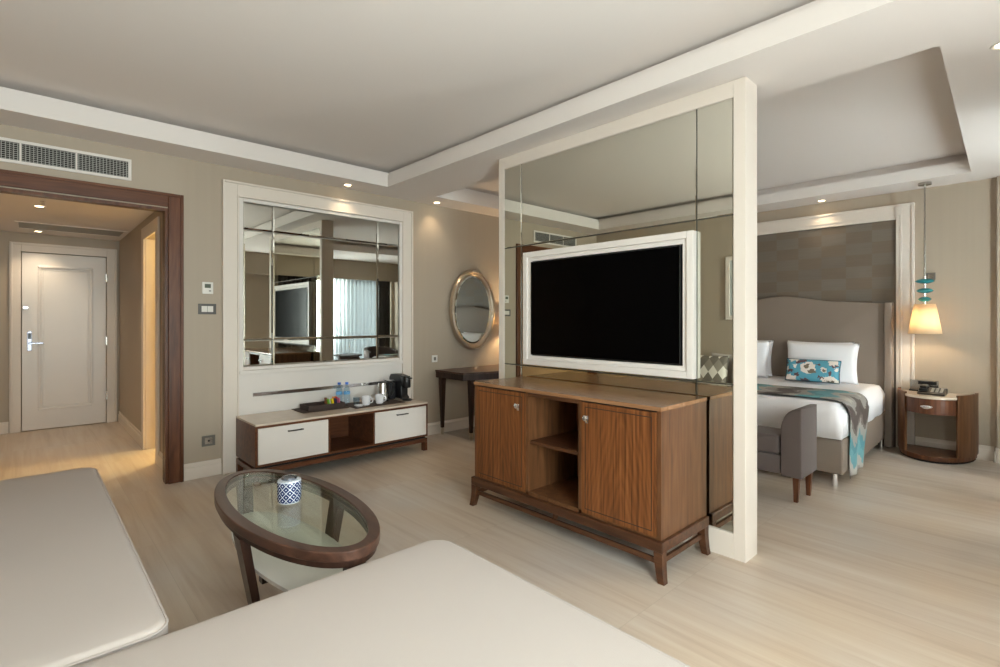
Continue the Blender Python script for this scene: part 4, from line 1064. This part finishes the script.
pillow(-.555, 2.62, .69, .46, .44, .05, radians(-4), 'throw_cushion', 'sofa', 'plain beige cushion behind the diamond patterned ones', 'cushion')
pc = thing('framed_picture', 'white framed picture above the sofa, edge visible in the partition mirror', 'picture', (XC, 2.3, 1.3))
m = MB(); rectframe(m, XC+.001, XC+.03, 1.90, 2.78, 1.32, 2.12, .05); m.go('frame', 'cream', pc, bevel=.003)
B(XC+.001, XC+.012, 1.951, 2.729, 1.371, 2.069).go('print', plain('print_paper', (176, 182, 180), .6, var=.2, vscale=5), pc)

# ================================================================== OVAL COFFEE TABLE
ct = thing('coffee_table', 'oval wood rimmed glass coffee table with splayed legs beside the chaise', 'coffee table', (.86, 2.27, 0))
TC = Vector((.868, 2.322)); TA = radians(.8); RL, RS = .651, .256
def ell(f, g=None, n=72, c=TC):
    """ellipse: f inset from rim outline"""
    out = []
    for k in range(n):
        a = 2*pi*k/n; u, v = (RS-f)*cos(a), (RL-f)*sin(a)
        out.append((c[0]+u*cos(TA)-v*sin(TA), c[1]+u*sin(TA)+v*cos(TA)))
    return out
def tp(u, v): return (TC[0]+u*cos(TA)-v*sin(TA), TC[1]+u*sin(TA)+v*cos(TA))
MB().ring(ell(0), ell(.052), .462, .500).go('rim', 'rim', ct, smooth=True, bevel=.004)
MB().ring(ell(.012), ell(.045), .438, .4615).go('under_rim', 'espresso', ct, smooth=True)
MB().prism(ell(.0525), .484, .4965).go('glass_top', 'glass', ct)
MB().ring(ell(.0522), ell(.0545), .475, .4835).go('glass_edge', 'glass_edge', ct)
shc = TC+Vector((-.005, -.03))
MB().prism([(shc[0]+(p[0]-TC[0]), shc[1]+(p[1]-TC[1])) for p in ell(.075)], .285, .300).go('lower_shelf', plain('shelf_gloss', (222, 218, 216), .12, metal=.1, var=0), ct, smooth=True)
for u, v, w, d in ((-.228, -.08, .014, .042), (.228, .0, .014, .042), (0, .622, .032, .014), (0, -.605, .032, .014)):
    p = tp(u, v); q = tp(u*.66, v*.88)
    MB().taper((p[0], p[1], .4375), (q[0], q[1], 0), w+.004, d+.004, w, d-.006 if d > .02 else d).go('leg', 'espresso', ct)
m = MB(); p, q = tp(-.16, -.045), tp(.16, -.03); m.box(p[0]+.02, q[0]-.02, p[1]-.02, p[1]+.02, .20, .235); m.box(p[0]+.13, p[0]+.17, p[1]+.02, tp(0, .5)[1], .20, .235); m.box(p[0]+.12, p[0]+.16, tp(0, -.5)[1], p[1]-.02, .20, .235)
m.go('stretcher', 'espresso', ct)
# jar
jr = thing('ceramic_jar', 'small navy and white patterned jar with silver lid on the glass table', 'jar', (.872, 2.335, .497))
def jar_mat():
    m, nt, b = mat('jar_lattice'); tc = nt.nodes.new('ShaderNodeTexCoord'); g = nt.nodes.new('ShaderNodeNewGeometry')
    vs = nt.nodes.new('ShaderNodeVectorMath'); vs.operation = 'SUBTRACT'; vs.inputs[1].default_value = (.872, 2.335, .497); nt.links.new(g.outputs['Position'], vs.inputs[0])
    sx = nt.nodes.new('ShaderNodeSeparateXYZ'); nt.links.new(vs.outputs[0], sx.inputs[0])
    def M(op, a, c=None):
        k = nt.nodes.new('ShaderNodeMath'); k.operation = op
        for i, v in enumerate((a, c)):
            if v is None: continue
            if isinstance(v, (int, float)): k.inputs[i].default_value = v
            else: nt.links.new(v, k.inputs[i])
        return k.outputs[0]
    an = M('MULTIPLY', M('ARCTAN2', sx.outputs['Y'], sx.outputs['X']), 10/(2*pi)); zz = M('DIVIDE', sx.outputs['Z'], .033)
    a = M('PINGPONG', M('ADD', an, zz), .5); c = M('PINGPONG', M('SUBTRACT', an, zz), .5)
    line = M('MAXIMUM', M('LESS_THAN', a, .055), M('LESS_THAN', c, .055))
    dot = M('MULTIPLY', M('GREATER_THAN', a, .39), M('GREATER_THAN', c, .39))
    top = M('MAXIMUM', M('GREATER_THAN', sx.outputs['Z'], .093), M('LESS_THAN', sx.outputs['Z'], .006))
    s = M('MAXIMUM', M('MAXIMUM', line, dot), M('MULTIPLY', top, .8))
    mx = nt.nodes.new('ShaderNodeMix'); mx.data_type = 'RGBA'; mx.inputs[6].default_value = s2l((34, 50, 92)); mx.inputs[7].default_value = s2l((206, 214, 224)); nt.links.new(s, mx.inputs[0])
    nt.links.new(mx.outputs[2], b.inputs['Base Color']); b.inputs['Roughness'].default_value = .15
    return m
MB().lathe([(0, 0), (.046, 0), (.050, .005), (.0515, .02), (.0515, .090), (.049, .099), (.036, .102), (0, .102)], (.872, 2.335, .4968), 40).go('jar_body', jar_mat(), jr, smooth=True)
MB().lathe([(0, 0), (.034, 0), (.035, .004), (.032, .010), (.018, .013), (0, .014)], (.872, 2.335, .5990), 32).go('lid', mirror('pewter', (150, 160, 176), .22), jr, smooth=True)

# ================================================================== BEDROOM SEATING (seen only in the framed mirror)
st = thing('side_table', 'dark round low table by the bedroom window, seen in the framed mirror', 'table', (4.95, -.45, 0))
MB().lathe([(0, 0), (.30, 0), (.30, .025), (0, .025)], (4.95, -.45, .56), 40).go('tabletop', 'espresso', st, smooth=True)
MB().lathe([(.03, .02), (.03, .56)], (4.95, -.45, 0), 16).lathe([(0, 0), (.18, 0), (.17, .02), (0, .02)], (4.95, -.45, 0), 32).go('pedestal', 'espresso', st, smooth=True)
ar = thing('armchair', 'grey tub armchair by the bedroom window, seen in the framed mirror', 'armchair', (5.75, -.40, 0))
B(5.45, 6.02, -.68, -.12, .14, .42, bev=.05, seg=4).go('seat', 'bench', ar, smooth=True)
m = MB(); t = bmesh.new(); secs = []
for k in range(17):
    a = radians(-20+220*k/16); ca, sa_ = cos(a+pi), sin(a+pi)
    r0, r1 = .30, .38; zt2 = .62+.10*sin(pi*k/16)
    secs.append([(5.735+ca*r0, -.42+sa_*r0, .43), (5.735+ca*r1, -.42+sa_*r1, .43), (5.735+ca*r1, -.42+sa_*r1, zt2), (5.735+ca*r0, -.42+sa_*r0, zt2)])
m.loft(secs); m.go('backrest', 'bench', ar, smooth=True, bevel=.02, seg=3)
for x, y in ((5.5, -.62), (5.97, -.62), (5.5, -.18), (5.97, -.18)): MB().taper((x, y, .1395), (x, y, 0), .02, .02, .013, .013).go('leg', 'espresso', ar)
